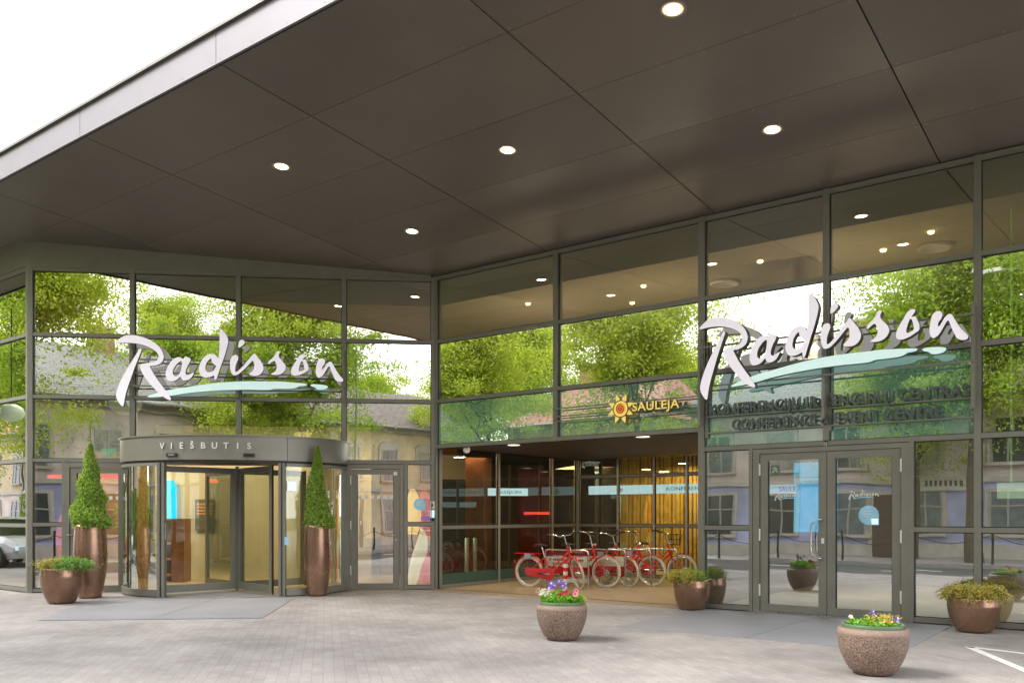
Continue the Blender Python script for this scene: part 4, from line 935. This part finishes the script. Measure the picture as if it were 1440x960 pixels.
# ---------------------------------------------------------------- bicycles
def wheel(name, par, x, cream, flat=False):
    W = .325; t = bpy.data.objects.new(name, None)
    b = MB(); b.tube([((W-.024)*math.cos(R(a)), 0, (W-.024)*math.sin(R(a))) for a in range(0, 360, 9)], .024, M['tyre'] if cream else M['tyre_blk'], 10, closed=True)
    o = b.build(name, par, (x, 0, W))
    b = MB(); b.tube([((W-.056)*math.cos(R(a)), 0, (W-.056)*math.sin(R(a))) for a in range(0, 360, 9)], .011, M['steel'], 8, closed=True); b.build('rim', o)
    b = MB()
    for k in range(32):
        a = R(k*11.25); a2 = a+R(28)*(1 if k % 2 else -1); s = .025 if (k//2) % 2 else -.025
        b.tube([(.03*math.cos(a2), s, .03*math.sin(a2)), ((W-.06)*math.cos(a), 0, (W-.06)*math.sin(a))], .0018, M['steel'], 3, caps=False)
    b.build('spokes', o)
    b = MB(); b.tube([(0, -.045, 0), (0, .045, 0)], .028, M['steel'], 14); b.tube([(0, -.07, 0), (0, .07, 0)], .009, M['steel'], 10); b.build('hub', o)
    return o
def arcpts(cx, cz, r, a0, a1, n=16, y=0): return [(cx+r*math.cos(R(a0+(a1-a0)*k/n)), y, cz+r*math.sin(R(a0+(a1-a0)*k/n))) for k in range(n+1)]
def mudguard(b, cx, cz, r, a0, a1, wd, mat, n=20):
    vs = []
    for k in range(n+1):
        a = R(a0+(a1-a0)*k/n)
        for y, dr in ((-wd, -.012), (-wd*.5, .002), (wd*.5, .002), (wd, -.012)): vs.append((cx+(r+dr)*math.cos(a), y, cz+(r+dr)*math.sin(a)))
    f = [(k*4+j, k*4+j+1, k*4+j+5, k*4+j+4) for k in range(n) for j in range(3)]
    vs2 = [(v[0]+(cx-v[0])*.008, v[1], v[2]+(cz-v[2])*.008) for v in vs]; b.add(vs, f, mat, True); b.add(vs2, [q[::-1] for q in f], mat, True)
def bicycle(loc, rz, steer, label, basket=False, panel=True, tyre_f=True):
    t = empty('bicycle', loc, rz, label, 'bicycle', 'red city bicycles in the bay')
    W = .325; red = M['bike_red']
    wheel('wheel', t, 0, True)
    HB = Vector((.93, 0, .66)); HT = Vector((.875, 0, .84)); BB = Vector((.49, 0, .29)); SC = Vector((.36, 0, .62)); 
    b = MB()
    b.tube([SC, BB], .017, red, 10); b.tube([BB, HB], .022, red, 10); b.tube([BB+(SC-BB)*.25, HB+(HT-HB)*.45], .016, red, 10)
    b.tube([HB-(HT-HB)*.2, HT+(HT-HB)*.15], .024, red, 12)
    for s in (-.055, .055):
        b.tube([(0, s, W), (BB.x-.05, s*.6, BB.z)], .011, red, 8); b.tube([(0, s, W), (.34, s*.35, .60)], .009, red, 8)
    b.tube([BB+Vector((0, -.04, 0)), BB+Vector((0, .04, 0))], .028, red, 12); b.build('frame', t)
    b = MB(); o_ = []
    c1 = [(BB.x+.125*math.cos(R(a)), BB.z+.125*math.sin(R(a))) for a in range(-80, 81, 16)]; c2 = [(0+.07*math.cos(R(a)), W+.07*math.sin(R(a))) for a in range(100, 261, 20)]
    pr = c1+c2; vs = [(x, -.075, z) for x, z in pr]+[(x, -.05, z) for x, z in pr]; n = len(pr)
    b.add(vs, [tuple(range(n)), tuple(range(n, 2*n))[::-1]]+[(i, (i+1) % n, (i+1) % n+n, i+n) for i in range(n)], red); b.build('chain_guard', t)
    b = MB(); b.tube([(BB.x, -.095, BB.z), (BB.x, .09, BB.z)], .02, M['chrome'], 12); b.tube([(BB.x, -.1, BB.z), (BB.x-.165, -.105, BB.z+.012)], [.014, .01], M['chrome'], 8); b.tube([(BB.x, .09, BB.z), (BB.x+.165, .1, BB.z-.012)], [.014, .01], M['chrome'], 8)
    b.box(BB.x-.205, BB.x-.125, -.19, -.11, BB.z-.002, BB.z+.024, M['black']); b.box(BB.x+.125, BB.x+.205, .11, .19, BB.z-.024, BB.z+.002, M['black']); b.build('crank', t)
    b = MB(); mudguard(b, 0, W, .352, 20, 205, .032, red); b.build('mudguard', t)
    b = MB()
    for s in (-.06, .06): b.tube([(.30, s, .70), (-.32, s, .70)], .006, red, 6); b.tube([(-.02, s*1.1, W), (-.16, s, .70)], .005, red, 6)
    b.box(-.31, .12, -.055, .055, .698, .712, red); b.build('rack', t)
    b = MB(); b.box(-.075, .075, -.09, -.08, .60, .70, M['bluegrey']); b.box(-.075, .075, .08, .09, .60, .70, M['bluegrey']); b.build('rack_plate', t)
    b = MB(); b.box(-.35, -.335, -.03, .03, .5, .56, M['stripe_r']); b.build('rear_light', t)
    b = MB(); b.tube([SC, (.31, 0, .80), (.285, 0, .84)], .0125, M['chrome'], 10); b.build('seat_post', t)
    b = MB(); prof = [(-.14, .085, .0), (-.1, .105, .02), (-.04, .1, .028), (.03, .05, .018), (.1, .024, .012), (.14, .014, .004)]
    vs = []
    for x, w, z in prof:
        for q in range(10): a = 2*math.pi*q/10; vs.append((x, w*math.cos(a), z+.024*math.sin(a)))
    f = [(i*10+j, i*10+(j+1) % 10, (i+1)*10+(j+1) % 10, (i+1)*10+j) for i in range(5) for j in range(10)]; b.add(vs, f+[tuple(range(10))[::-1], tuple(range(50, 60))], M['black'], True)
    b.build('saddle', t, (.275, 0, .86))
    b = MB(); b.tube([(.44, .05, .27), (.40, .16, .02)], .009, M['steel'], 6); b.build('kickstand', t)
    # steering assembly
    ax = (HT-HB).normalized(); tilt = math.atan2(ax.x, ax.z)
    MM = Matrix.Translation(HB) @ Matrix.Rotation(tilt, 4, 'Y') @ Matrix.Rotation(steer, 4, 'Z')
    inv = (Matrix.Translation(HB) @ Matrix.Rotation(tilt, 4, 'Y')).inverted()
    def st_(b, name, smooth=False):
        b.v = [tuple(inv @ Vector(v)) for v in b.v]; o = b.build(name, t); o.matrix_local = MM; return o
    FX = 1.2
    b = MB()
    for s in (-.055, .055): b.tube([HB+Vector((.0, s*.8, -.03)), HB+Vector((.06, s, -.12)), (FX-.05, s, W+.08), (FX, s, W)], .012, red, 8)
    b.tube([HB+Vector((0, -.05, -.02)), HB+Vector((0, .05, -.02))], .018, red, 8); st_(b, 'fork')
    b = MB(); mudguard(b, FX, W, .352, 55, 175, .032, red); st_(b, 'mudguard')
    top = HT+ax*.25
    b = MB(); b.tube([HT, top], .0125, M['chrome'], 10)
    L_ = [top+Vector((.03, -.04, .0)), top+Vector((.05, -.10, .0)), top+Vector((.03, -.19, .05)), top+Vector((-.06, -.26, .075)), top+Vector((-.17, -.28, .07))]
    Rr = [Vector((p.x, -p.y, p.z)) for p in L_]
    b.tube(L_[::-1]+[top+Vector((.01, 0, 0))]+Rr, .011, M['chrome'], 8); st_(b, 'handlebar')
    for pts in (L_, Rr):
        b = MB(); b.tube([pts[-1]+Vector((.07, 0, 0)), pts[-1]+Vector((-.05, 0, -.002))], .017, M['black'], 10); b.tube([pts[-1]+Vector((.09, 0, -.01)), pts[-1]+Vector((.0, -.01, -.05))], .005, M['black'], 6); st_(b, 'grip')
    b = MB(); b.tube([HT+Vector((.03, 0, .05)), HT+Vector((.09, 0, .05))], [.03, .036], M['chrome'], 14); st_(b, 'headlight')
    # front wheel
    b = MB(); b.tube([(FX+(W-.024)*math.cos(R(a)), 0, W+(W-.024)*math.sin(R(a))) for a in range(0, 360, 9)], .024, M['tyre'], 10, closed=True); o = st_(b, 'wheel')
    def sub(b, name):
        b.v = [tuple(inv @ Vector(v)) for v in b.v]; b.build(name, o)
    b = MB(); b.tube([(FX+(W-.056)*math.cos(R(a)), 0, W+(W-.056)*math.sin(R(a))) for a in range(0, 360, 9)], .011, M['steel'], 8, closed=True); sub(b, 'rim')
    b = MB()
    for k in range(32):
        a = R(k*11.25); a2 = a+R(28)*(1 if k % 2 else -1); s = .025 if (k//2) % 2 else -.025
        b.tube([(FX+.03*math.cos(a2), s, W+.03*math.sin(a2)), (FX+(W-.06)*math.cos(a), 0, W+(W-.06)*math.sin(a))], .0018, M['steel'], 3, caps=False)
    sub(b, 'spokes')
    b = MB(); b.tube([(FX, -.05, W), (FX, .05, W)], .04, M['steel'], 14); b.tube([(FX, -.075, W), (FX, .075, W)], .01, M['steel'], 10); sub(b, 'hub')
    if basket:
        b = MB(); c = HT+Vector((.16, 0, .02))
        for k in range(12):
            a = 2*math.pi*k/12; b.tube([c+Vector((.11*math.cos(a), .13*math.sin(a), 0)), c+Vector((.14*math.cos(a), .17*math.sin(a), .22))], .004, M['iron'], 5)
        for z, s in ((0, 1), (.11, 1.15), (.22, 1.29)): b.tube([c+Vector((.11*s*math.cos(2*math.pi*k/20), .13*s*math.sin(2*math.pi*k/20), z)) for k in range(20)], .005, M['iron'], 5, closed=True)
        st_(b, 'basket')
    return t
bk = [(1.18, -1.62, .16, R(-46), 'nearest red bicycle, seen side-on with its front wheel turned towards the striped bollard', False),
      (1.42, -2.35, -.02, R(8), 'second red bicycle from the front, its wheel just right of the metal hoop', False),
      (1.68, -2.80, .03, R(-18), 'third red bicycle, its front wheel overlapped by the cream tyre of the second one', False),
      (1.98, -3.25, .0, R(4), 'fourth red bicycle with an upright handlebar before the golden curtain', False),
      (2.25, -4.05, .05, R(14), 'rearmost red bicycle, with a wire basket, half behind the low bronze pot', True)]
for u, w, dr, s, lab, bs in bk: bicycle(RW(u, w, 0), RZR+dr, s, lab, bs)
# racks
for i, (u, w, lab) in enumerate(((1.42, -1.86, 'steel hoop stand with cream and red boards behind the nearest bicycle'), (1.85, -2.6, 'steel hoop stand between the second and third bicycles'), (2.2, -3.05, 'steel hoop stand between the third and fourth bicycles'), (2.5, -3.65, 'rearmost steel hoop stand, beside the basket bicycle'))):
    t = empty('bicycle_stand', RW(u, w, 0), RZR, lab, 'bicycle stand', 'steel hoop stands')
    b = MB(); b.tube([(0, 0, 0), (0, 0, .70), (.02, 0, .76), (.07, 0, .78), (1.0, 0, .78), (1.05, 0, .76), (1.07, 0, .70), (1.07, 0, 0)], .019, M['steel'], 10); b.build('hoop', t)
    if i > 1: continue
    b = MB(); b.box(.03, 1.04, -.01, .01, .44, .64, M['panel_cream']); b.build('upper_board', t)
    b = MB()
    if i: continue
    for r_, (zz, hh, xs) in enumerate(((.56, .04, (.12, .95)), (.475, .045, (.2, .9)))):
        x = xs[0]
        while x < xs[1]:
            wd = random.uniform(.025, .045); b.box(x, x+wd, -.013, -.011, zz, zz+hh, M['black']); x += wd+.015+(.04 if random.random() < .15 else 0)
    b.build('printed_rows', t)
    if i == 0: b = MB(); b.box(.03, 1.04, -.009, .011, .67, .73, M['maroon']); b.build('top_board', t); b = MB(); b.box(.03, 1.04, -.01, .01, .12, .2, M['panel_cream']); b.build('lower_board', t)
# ---------------------------------------------------------------- street behind the camera, mirrored in the glass
def house(u0, u1, hf, dep, wall, wall2, roof, rise, label, storeys, wins, cornice=2.5, chim=(), door=None, arch=True, front=17.2):
    t = empty('town_house', RW(u0, front, .11), RZR, label, 'house')
    L_ = u1-u0; b = MB()      # local: x along, y: 0 front, -dep back (away from the road)
    b.box(0, L_, -dep, 0, 0, cornice, wall2); b.box(.003, L_-.003, -dep+.003, -.003, cornice, hf, wall)
    for x in (0, L_-.35): b.box(x, x+.35, .0, .035, 0, hf-.2, M['trim'])
    b.build('wall', t)
    b = MB(); b.box(-.05, L_+.05, .001, .12, cornice-.06, cornice+.1, M['trim']); b.box(-.12, L_+.12, .002, .22, hf-.22, hf, M['trim']); b.box(0, L_, .001, .05, 0, .4, M['trim']); b.build('cornice', t)
    b = MB(); e = .45; z0 = hf; y0, y1 = e, -dep-e; ym = -dep/2
    vs = [(-e, y0, z0), (L_+e, y0, z0), (L_+e, y1, z0), (-e, y1, z0), (e*3, ym, z0+rise), (L_-e*3, ym, z0+rise)]
    b.add(vs, [(1, 0, 4, 5), (3, 2, 5, 4), (0, 3, 4), (2, 1, 5), (0, 1, 2, 3)], roof); rf = b.build('roof', t)
    for x in chim:
        b = MB(); b.box(x-.45, x+.45, ym-.1, ym+.5, hf+rise*.55, hf+rise+.75, M['brick']); b.box(x-.5, x+.5, ym-.15, ym+.55, hf+rise+.76, hf+rise+.86, M['trim']); b.build('chimney', rf)
    for x in (.5, L_-.5, L_*.62):
        b = MB(); b.tube([(x, .28, hf-.05), (x, .1, hf-.35), (x, .1, .1), (x, .2, .05)], .05, M['iron2'], 8); b.build('rain_pipe', t)
    b = MB(); b.tube([(-.4, .52, hf-.02), (L_+.4, .52, hf-.02)], .07, M['iron2'], 8); b.build('gutter', t)
    for z, h, n, wd in wins:
        for k in range(n):
            x = L_*(k+.5)/n
            if door is not None and z < 2 and abs(x-door) < 1.0: continue
            b = MB(); b.box(x-wd/2-.12, x+wd/2+.12, .001, .06, z-.12, z+h+.12, M['trim'])
            if arch and z > 2:
                vs = [(x+(wd/2+.15)*math.cos(R(a)), .07, z+h+.05+.32*math.sin(R(a))) for a in range(0, 181, 20)]; vb = [(p[0], .001, p[2]) for p in vs]; m_ = len(vs)
                b.add(vs+vb, [tuple(range(m_))]+[(i, i+m_, i+1+m_, i+1) for i in range(m_-1)], M['trim'])
            w_ = b.build('window', t)
            b = MB(); b.box(x-wd/2, x+wd/2, .062, .066, z, z+h, M[random.choice(('hwin', 'hwin', 'hwin_b', 'hwin_c'))]); b.build('pane', w_)
            b = MB(); b.box(x-.03, x+.03, .067, .085, z, z+h, M['hframe']); b.box(x-wd/2, x+wd/2, .067, .084, z+h*.62, z+h*.62+.05, M['hframe'])
            for xx in (x-wd/2, x+wd/2-.05): b.box(xx, xx+.05, .067, .086, z, z+h, M['hframe'])
            b.build('frame', w_)
            b = MB(); b.box(x-wd/2-.15, x+wd/2+.15, .061, .16, z-.1, z-.03, M['trim']); b.build('sill', w_)
    if door is not None:
        b = MB(); b.box(door-.6, door+.6, .001, .06, 0, 2.2, M['trim']); b.box(door-.48, door+.48, .061, .075, 0, 2.05, M['hdoor']); d = b.build('door', t)
        b = MB(); b.box(door+.32, door+.36, .076, .12, .95, 1.1, M['steel']); b.build('handle', d)
    return t
house(-2.6, 9.2, 5.3, 9, M['stucco_g'], M['stucco_b'], M['roof_g'], 2.6, 'house with pale blue ground floor and long grey roof, mirrored in the double door', 2, [(3.0, 1.35, 5, .95), (.75, 1.35, 5, 1.05)], chim=(5.2,), door=7.1)
house(10.4, 21.5, 5.3, 9, M['stucco_y'], M['stucco_y'], M['roof_d'], 2.6, 'ochre two-storey house with arched upper windows and dark roof, mirrored left of the inner corner', 2, [(3.0, 1.3, 5, .95), (.7, 1.4, 5, .95)], chim=(3.5,), door=1.2)
house(-13.0, -5.4, 5.5, 8, M['stucco_y'], M['stucco_y'], M['roof_r'], 2.4, 'small cream house with a red tiled roof, mirrored in the green glass band', 2, [(3.1, 1.3, 3, .9), (.8, 1.3, 3, .9)], chim=(2.,), door=6.2, front=19.5)
house(22.6, 33, 5.8, 9, M['stucco_p'], M['stucco_g'], M['roof_d'], 2.6, 'pinkish two-storey house beyond the ochre one, mirrored at the left', 2, [(3.2, 1.4, 5, .95), (.8, 1.4, 5, .95)], chim=(6.,), door=5.2)
house(-31, -20, 5.4, 9, M['stucco_p'], M['stucco_y'], M['roof_g'], 2.6, 'pink and ochre house at the far left end of the mirrored street', 2, [(3.0, 1.35, 5, .95), (.75, 1.35, 5, 1.0)], chim=(4.,), door=1.1)
house(-48, -32.5, 5.4, 9, M['stucco_y'], M['stucco_g'], M['roof_r'], 2.6, 'long ochre house with red roof, farthest left in the mirrored street', 2, [(3.0, 1.35, 6, .95), (.75, 1.35, 6, 1.0)], chim=(4.,), door=1.1)
# house sign board and wall plate
t = empty('shop_board', RW(6.2, 17.12, 2.25), RZR+math.pi, 'small pale board on the blue ground floor of the mirrored house', 'board')
b = MB(); b.box(-.7, .7, -.04, 0, 0, .5, M['panel_cream'])
for k in range(8): b.box(-.6+k*.15, -.52+k*.15, -.046, -.041, .15, .35, M['hdoor'])
b.build('board', t)

# trees
def make_tree(seed, h, rad, leaves, mat, size=.17, trunk_r=.17, cz=.62, fork=.3):
    rnd = random.Random(seed)
    tips = []; tb = MB()
    def limb(p, d, l, r, depth):
        pts = [p]; rs = [r]; q = p; dd = d.copy()
        for k in range(4):
            dd = (dd+Vector((rnd.gauss(0, .13), rnd.gauss(0, .13), rnd.gauss(.04, .06)))).normalized(); q = q+dd*l/4; pts.append(q); rs.append(r*(1-.16*(k+1)))
        tb.tube(pts, rs, M['bark'], 7 if depth < 2 else 4, caps=False)
        if depth >= 3: tips.append(pts[-1]); tips.append(pts[2]); return
        if depth >= 2: tips.append(pts[-1]); tips.append(pts[3])
        n = 5 if depth else 7
        for k in range(n):
            a = rnd.random()*6.28; t = rnd.uniform(.35, .8) if depth else rnd.uniform(.25, .6)
            nd = Vector((math.cos(a)*t*2, math.sin(a)*t*2, 1-.3*t)).normalized(); nd = (nd*.75+dd*.4).normalized()
            i = rnd.choice((2, 3, 4)) if depth else rnd.choice((1, 2, 3, 4))
            limb(pts[i], nd, l*rnd.uniform(.55, .8), rs[i]*.58, depth+1)
    tr = [Vector((0, 0, -.1)), Vector((.02, 0, .6)), Vector((.05, .03, h*.2)), Vector((.02, .08, h*fork))]
    tb.tube(tr, [trunk_r*1.35, trunk_r*1.05, trunk_r*.95, trunk_r*.85], M['bark'], 12, caps=False)
    limb(tr[-1], Vector((0, 0, 1)), h*.3, trunk_r*.75, 0)
    lb = MB(); pts = []
    c = Vector((0, 0, h*cz))
    cl = []
    for t_ in tips:
        v = t_-c; cl.append(t_)
    # extra clumps on the crown's shell so its outline is uneven
    for k in range(90):
        d = Vector((rnd.gauss(0, 1), rnd.gauss(0, 1), rnd.gauss(0, 1))).normalized()
        cl.append(c+Vector((d.x*rad, d.y*rad, d.z*h*(1-cz)*.92))*rnd.uniform(.55, .98))
    per = leaves//len(cl)+1
    for q in cl:
        s = rnd.uniform(.18, .62)
        for k in range(int(per*rnd.uniform(.5, 1.5))):
            pts.append((q.x+rnd.gauss(0, s), q.y+rnd.gauss(0, s), max(h*.26, q.z+rnd.gauss(0, s*.5))))
    lb.leaves(pts, size, mat, asp=1.5)
    return tb.mesh('trunk'), lb.mesh('crown')
TM = [make_tree(3, 11.5, 3.9, 80000, M['leaf'], size=.105), make_tree(8, 12.5, 4.1, 100000, M['leaf2'], size=.105), make_tree(21, 10.5, 3.6, 72000, M['leaf'], size=.105)]
def tree(k, x, y, s, rz, label, z=.11, group='street trees mirrored in the glass'):
    t = empty('street_tree', (x, y, z), rz, label, 'tree', group); t.scale = (s, s, s)
    for nm, me in zip(('trunk', 'crown'), TM[k]):
        o = bpy.data.objects.new(nm, me); COL.objects.link(o); o.parent = t
for k, u, w, s, rz, lab in ((0, -3.2, 14.5, 1, .3, 'lime tree mirrored above the spa sign'), (0, 5.6, 16.0, .72, 5.3, 'smaller lime tree mirrored behind the letters of both script signs'), (1, -21.2, 14.7, .95, 3.4, 'lime tree between the other two mirrored at the left edge'), (1, 7.5, 14.6, .96, 2.2, 'lime tree with a thick trunk mirrored right of the double door'), (2, -10.6, 14.5, 1.02, 4.1, 'lime tree mirrored beside the inner corner, over the bicycle bay'),
                            (0, -17.5, 14.5, 1, 1.4, 'lime tree mirrored at the left edge of the photo'), (1, -24.5, 14.6, 1.02, 5, 'second lime tree mirrored at the left edge'), (2, -31, 14.5, 1.05, .6, 'far lime tree at the left end of the mirrored street'),
                            (2, 17.6, 14.6, 1.0, 3.3, 'lime tree mirrored over the roof left of the inner corner'), (0, 26, 14.6, 1, 2.6, 'lime tree beyond the ochre house')):
    p = RW(u, w); tree(k, p.x, p.y, s, rz, lab)
for k, u, w, s, rz, lab in ((1, -16, 27, 1.05, .5, 'garden tree behind the red roofed house'), (0, -9.5, 28.5, .95, 3.5, 'garden tree behind the cream house, mirrored left of the spa sign'), (2, -23, 27, 1.1, 1.1, 'garden tree far left behind the houses'), (1, 9.6, 28, 1.0, 2.9, 'garden tree behind the grey roofed house'),
                            (0, 15.5, 30, 1.1, 1.9, 'garden tree behind the ochre house'), (2, 23, 29, 1.1, .2, 'garden tree behind the pinkish house'), (1, 31, 27, 1.1, 4.2, 'garden tree at the right end of the street'), (0, -33, 25, 1.1, 2.4, 'garden tree at the far left end of the street')):
    p = RW(u, w); tree(k, p.x, p.y, s, rz, lab, -.1, 'garden trees behind the houses')
for u0, u1, w_, hh, lab in ((-31, -20.2, 16.6, 2.6, 'long clipped hedge before the pink and ochre house at the far left'), (-20, -12.6, 17.8, 2.4, 'clipped green hedge between the pink house and the red roofed house'), (-5.6, -2.8, 18, 2.6, 'short green hedge between the red roofed and grey roofed houses'), (9.3, 10.3, 17.6, 2.6, 'narrow tall hedge between the grey roofed and ochre houses'), (21.6, 22.5, 17.6, 2.6, 'narrow tall hedge between the ochre and pinkish houses')):
    b = MB(); n_ = int((u1-u0)*1500); b.leaves([(random.uniform(u0, u1), -w_+random.uniform(-.5, .5), random.random()**.8*hh) for k in range(n_)], .13, M['leaf2'], asp=1.5)
    tag(b.build('hedge', None, (CX, CY, 0), RZR), lab, 'hedge')
# chain posts along the far kerb
for k in range(15):
    u = -8+k*2.0
    t = empty('chain_post', RW(u, 13.95, .11), RZR, 'black iron kerb post with a hanging chain, mirrored in the door glass', 'post', 'iron chain posts along the far kerb')
    b = MB(); b.lathe([(.05, 0), (.035, .05), (.03, .85), (.045, .87), (.03, .93), (0, .95)], M['iron'], 12); b.build('post', t)
    b = MB(); b.tube([(2.*q/10, 0, .8-.28*math.sin(math.pi*q/10)) for q in range(11)], .012, M['iron'], 6); b.build('chain', t)
# street lamp
t = empty('street_lamp', RW(9.4, 14.2, .11), RZR, 'slim curved street lamp mirrored near the right sign', 'street lamp')
b = MB(); b.tube([(0, 0, 0), (0, 0, 7.2), (-.15, .1, 7.8), (-.6, .4, 8.0), (-1.2, .8, 8.0)], [.08, .05, .045, .04, .035], pbr('galvanised', (.4, .42, .4), .4, .7), 12); b.build('mast', t)
b = MB(); b.box(-1.7, -1.15, .68, .92, 7.95, 8.05, M['stripe_w']); b.build('lamp_head', t)
# parked car, mirrored at the left edge
t = empty('parked_car', RW(-15.9, 9.2, 0), RZR, 'white parked car mirrored at the left edge of the photo, near the low bronze pot', 'car')
sec = [(-2.15, .35, .62, .70), (-2.05, .28, .80, .78), (-1.6, .22, .92, .85), (-.9, .22, .95, .88), (0, .22, .96, .89), (.9, .22, .93, .88), (1.6, .22, .84, .85), (2.05, .26, .70, .76), (2.15, .35, .55, .66)]
b = MB(); vs = []
for x, z0, z1, w in sec:
    for y, z in ((-w*.9, z0), (-w, z0+.2), (-w, z1-.15), (-w*.9, z1), (w*.9, z1), (w, z1-.15), (w, z0+.2), (w*.9, z0)): vs.append((x, y, z))
f = [(i*8+j, i*8+(j+1) % 8, (i+1)*8+(j+1) % 8, (i+1)*8+j) for i in range(8) for j in range(8)]
b.add(vs, f+[tuple(range(8))[::-1], tuple(range(64, 72))], M['car_white'], False); b.build('body', t, bevel=.03)
b = MB(); vs = []
for x, z, w in ((-1.75, .93, .80), (-1.25, 1.40, .66), (-.2, 1.47, .68), (.45, 1.40, .66), (1.15, .93, .80)):
    vs += [(x, -w, z), (x, w, z)]
vs += [(-1.2, -.82, .93), (-1.2, .82, .93), (.5, -.82, .93), (.5, .82, .93)]
b.add(vs, [(2, 3, 5, 4), (4, 5, 7, 6)], M['car_white']); b.add(vs, [(0, 1, 3, 2), (6, 7, 9, 8), (0, 2, 4, 6, 8, 12, 10), (1, 11, 13, 9, 7, 5, 3)], M['car_dark']); b.build('cabin', t)
for x in (-1.35, 1.35):
    for y in (-.8, .8):
        b = MB(); b.tube([(x, y-.1, .31), (x, y+.1, .31)], .31, M['tyre_blk'], 24); w = b.build('wheel', t)
        b = MB(); b.tube([(x, y-.105, .31), (x, y+.105, .31)], .19, M['steel'], 16); b.build('rim', w)
for y in (-.6, .6):
    b = MB(); b.box(2.06, 2.14, y-.14, y+.14, .5, .62, M['pale_blue']); b.build('headlight', t)

# ---------------------------------------------------------------- light, sky, camera
SE, SR = 43, -95     # sun elevation; azimuth seen from the scene (deg), clockwise from +Y
w = bpy.data.worlds.new('World'); sc.world = w; w.use_nodes = True; nt = w.node_tree; nt.nodes.clear(); L = nt.links.new
out = nt.nodes.new('ShaderNodeOutputWorld'); sky = nt.nodes.new('ShaderNodeTexSky'); sky.sky_type = 'NISHITA'; sky.sun_disc = False
sky.sun_elevation = R(SE); sky.sun_rotation = R(SR); sky.air_density = 1.0; sky.dust_density = 2.
b1 = nt.nodes.new('ShaderNodeBackground'); b1.inputs[1].default_value = .12; L(sky.outputs[0], b1.inputs[0])
b2 = nt.nodes.new('ShaderNodeBackground'); b2.inputs[0].default_value = (.97, .96, 1., 1); b2.inputs[1].default_value = 1.6
tc = nt.nodes.new('ShaderNodeTexCoord'); mp = nt.nodes.new('ShaderNodeMapping'); mp.inputs['Scale'].default_value = (1, 1, 2.2); L(tc.outputs['Generated'], mp.inputs[0])
n = nt.nodes.new('ShaderNodeTexNoise'); n.inputs['Scale'].default_value = 2.6; n.inputs['Detail'].default_value = 8; n.inputs['Roughness'].default_value = .55; L(mp.outputs[0], n.inputs[0])
rp = nt.nodes.new('ShaderNodeValToRGB'); rp.color_ramp.elements[0].position = .33; rp.color_ramp.elements[0].color = (.45, .45, .45, 1); rp.color_ramp.elements[1].position = .52; rp.color_ramp.elements[1].color = (1, 1, 1, 1)
L(n.outputs[0], rp.inputs[0]); mx = nt.nodes.new('ShaderNodeMixShader'); L(rp.outputs[0], mx.inputs[0]); L(b1.outputs[0], mx.inputs[1]); L(b2.outputs[0], mx.inputs[2]); L(mx.outputs[0], out.inputs[0])
sd = Vector((math.sin(R(SR))*math.cos(R(SE)), math.cos(R(SR))*math.cos(R(SE)), math.sin(R(SE))))
l = bpy.data.lights.new('sun', 'SUN'); l.energy = 1.5; l.angle = R(20); l.color = (1, .96, .9); so = bpy.data.objects.new('sun', l); COL.objects.link(so)
so.rotation_euler = sd.to_track_quat('Z', 'Y').to_euler(); so.location = (0, -5, 20)
cam = bpy.data.cameras.new('camera'); co = bpy.data.objects.new('camera', cam); COL.objects.link(co); co.location = (0, 0, 1.5); co.rotation_euler = (R(90), 0, 0)
cam.lens = 36*1214/1440; cam.sensor_width = 36; cam.shift_y = .1694; cam.clip_end = 2000; cam.clip_start = .05; sc.camera = co
vs_ = sc.view_settings; sc.display_settings.display_device = 'sRGB'; vs_.view_transform = 'Standard'; vs_.look = 'None'; vs_.gamma = 1; vs_.exposure = 1.5; vs_.use_curve_mapping = False
cy = sc.cycles; cy.max_bounces = 10; cy.diffuse_bounces = 3; cy.glossy_bounces = 5; cy.transmission_bounces = 4; cy.transparent_max_bounces = 16
cy.sample_clamp_indirect = 6; cy.caustics_reflective = False; cy.caustics_refractive = False; cy.use_denoising = True; cy.blur_glossy = .3
try: cy.denoiser = 'OPENIMAGEDENOISE'
except Exception: pass
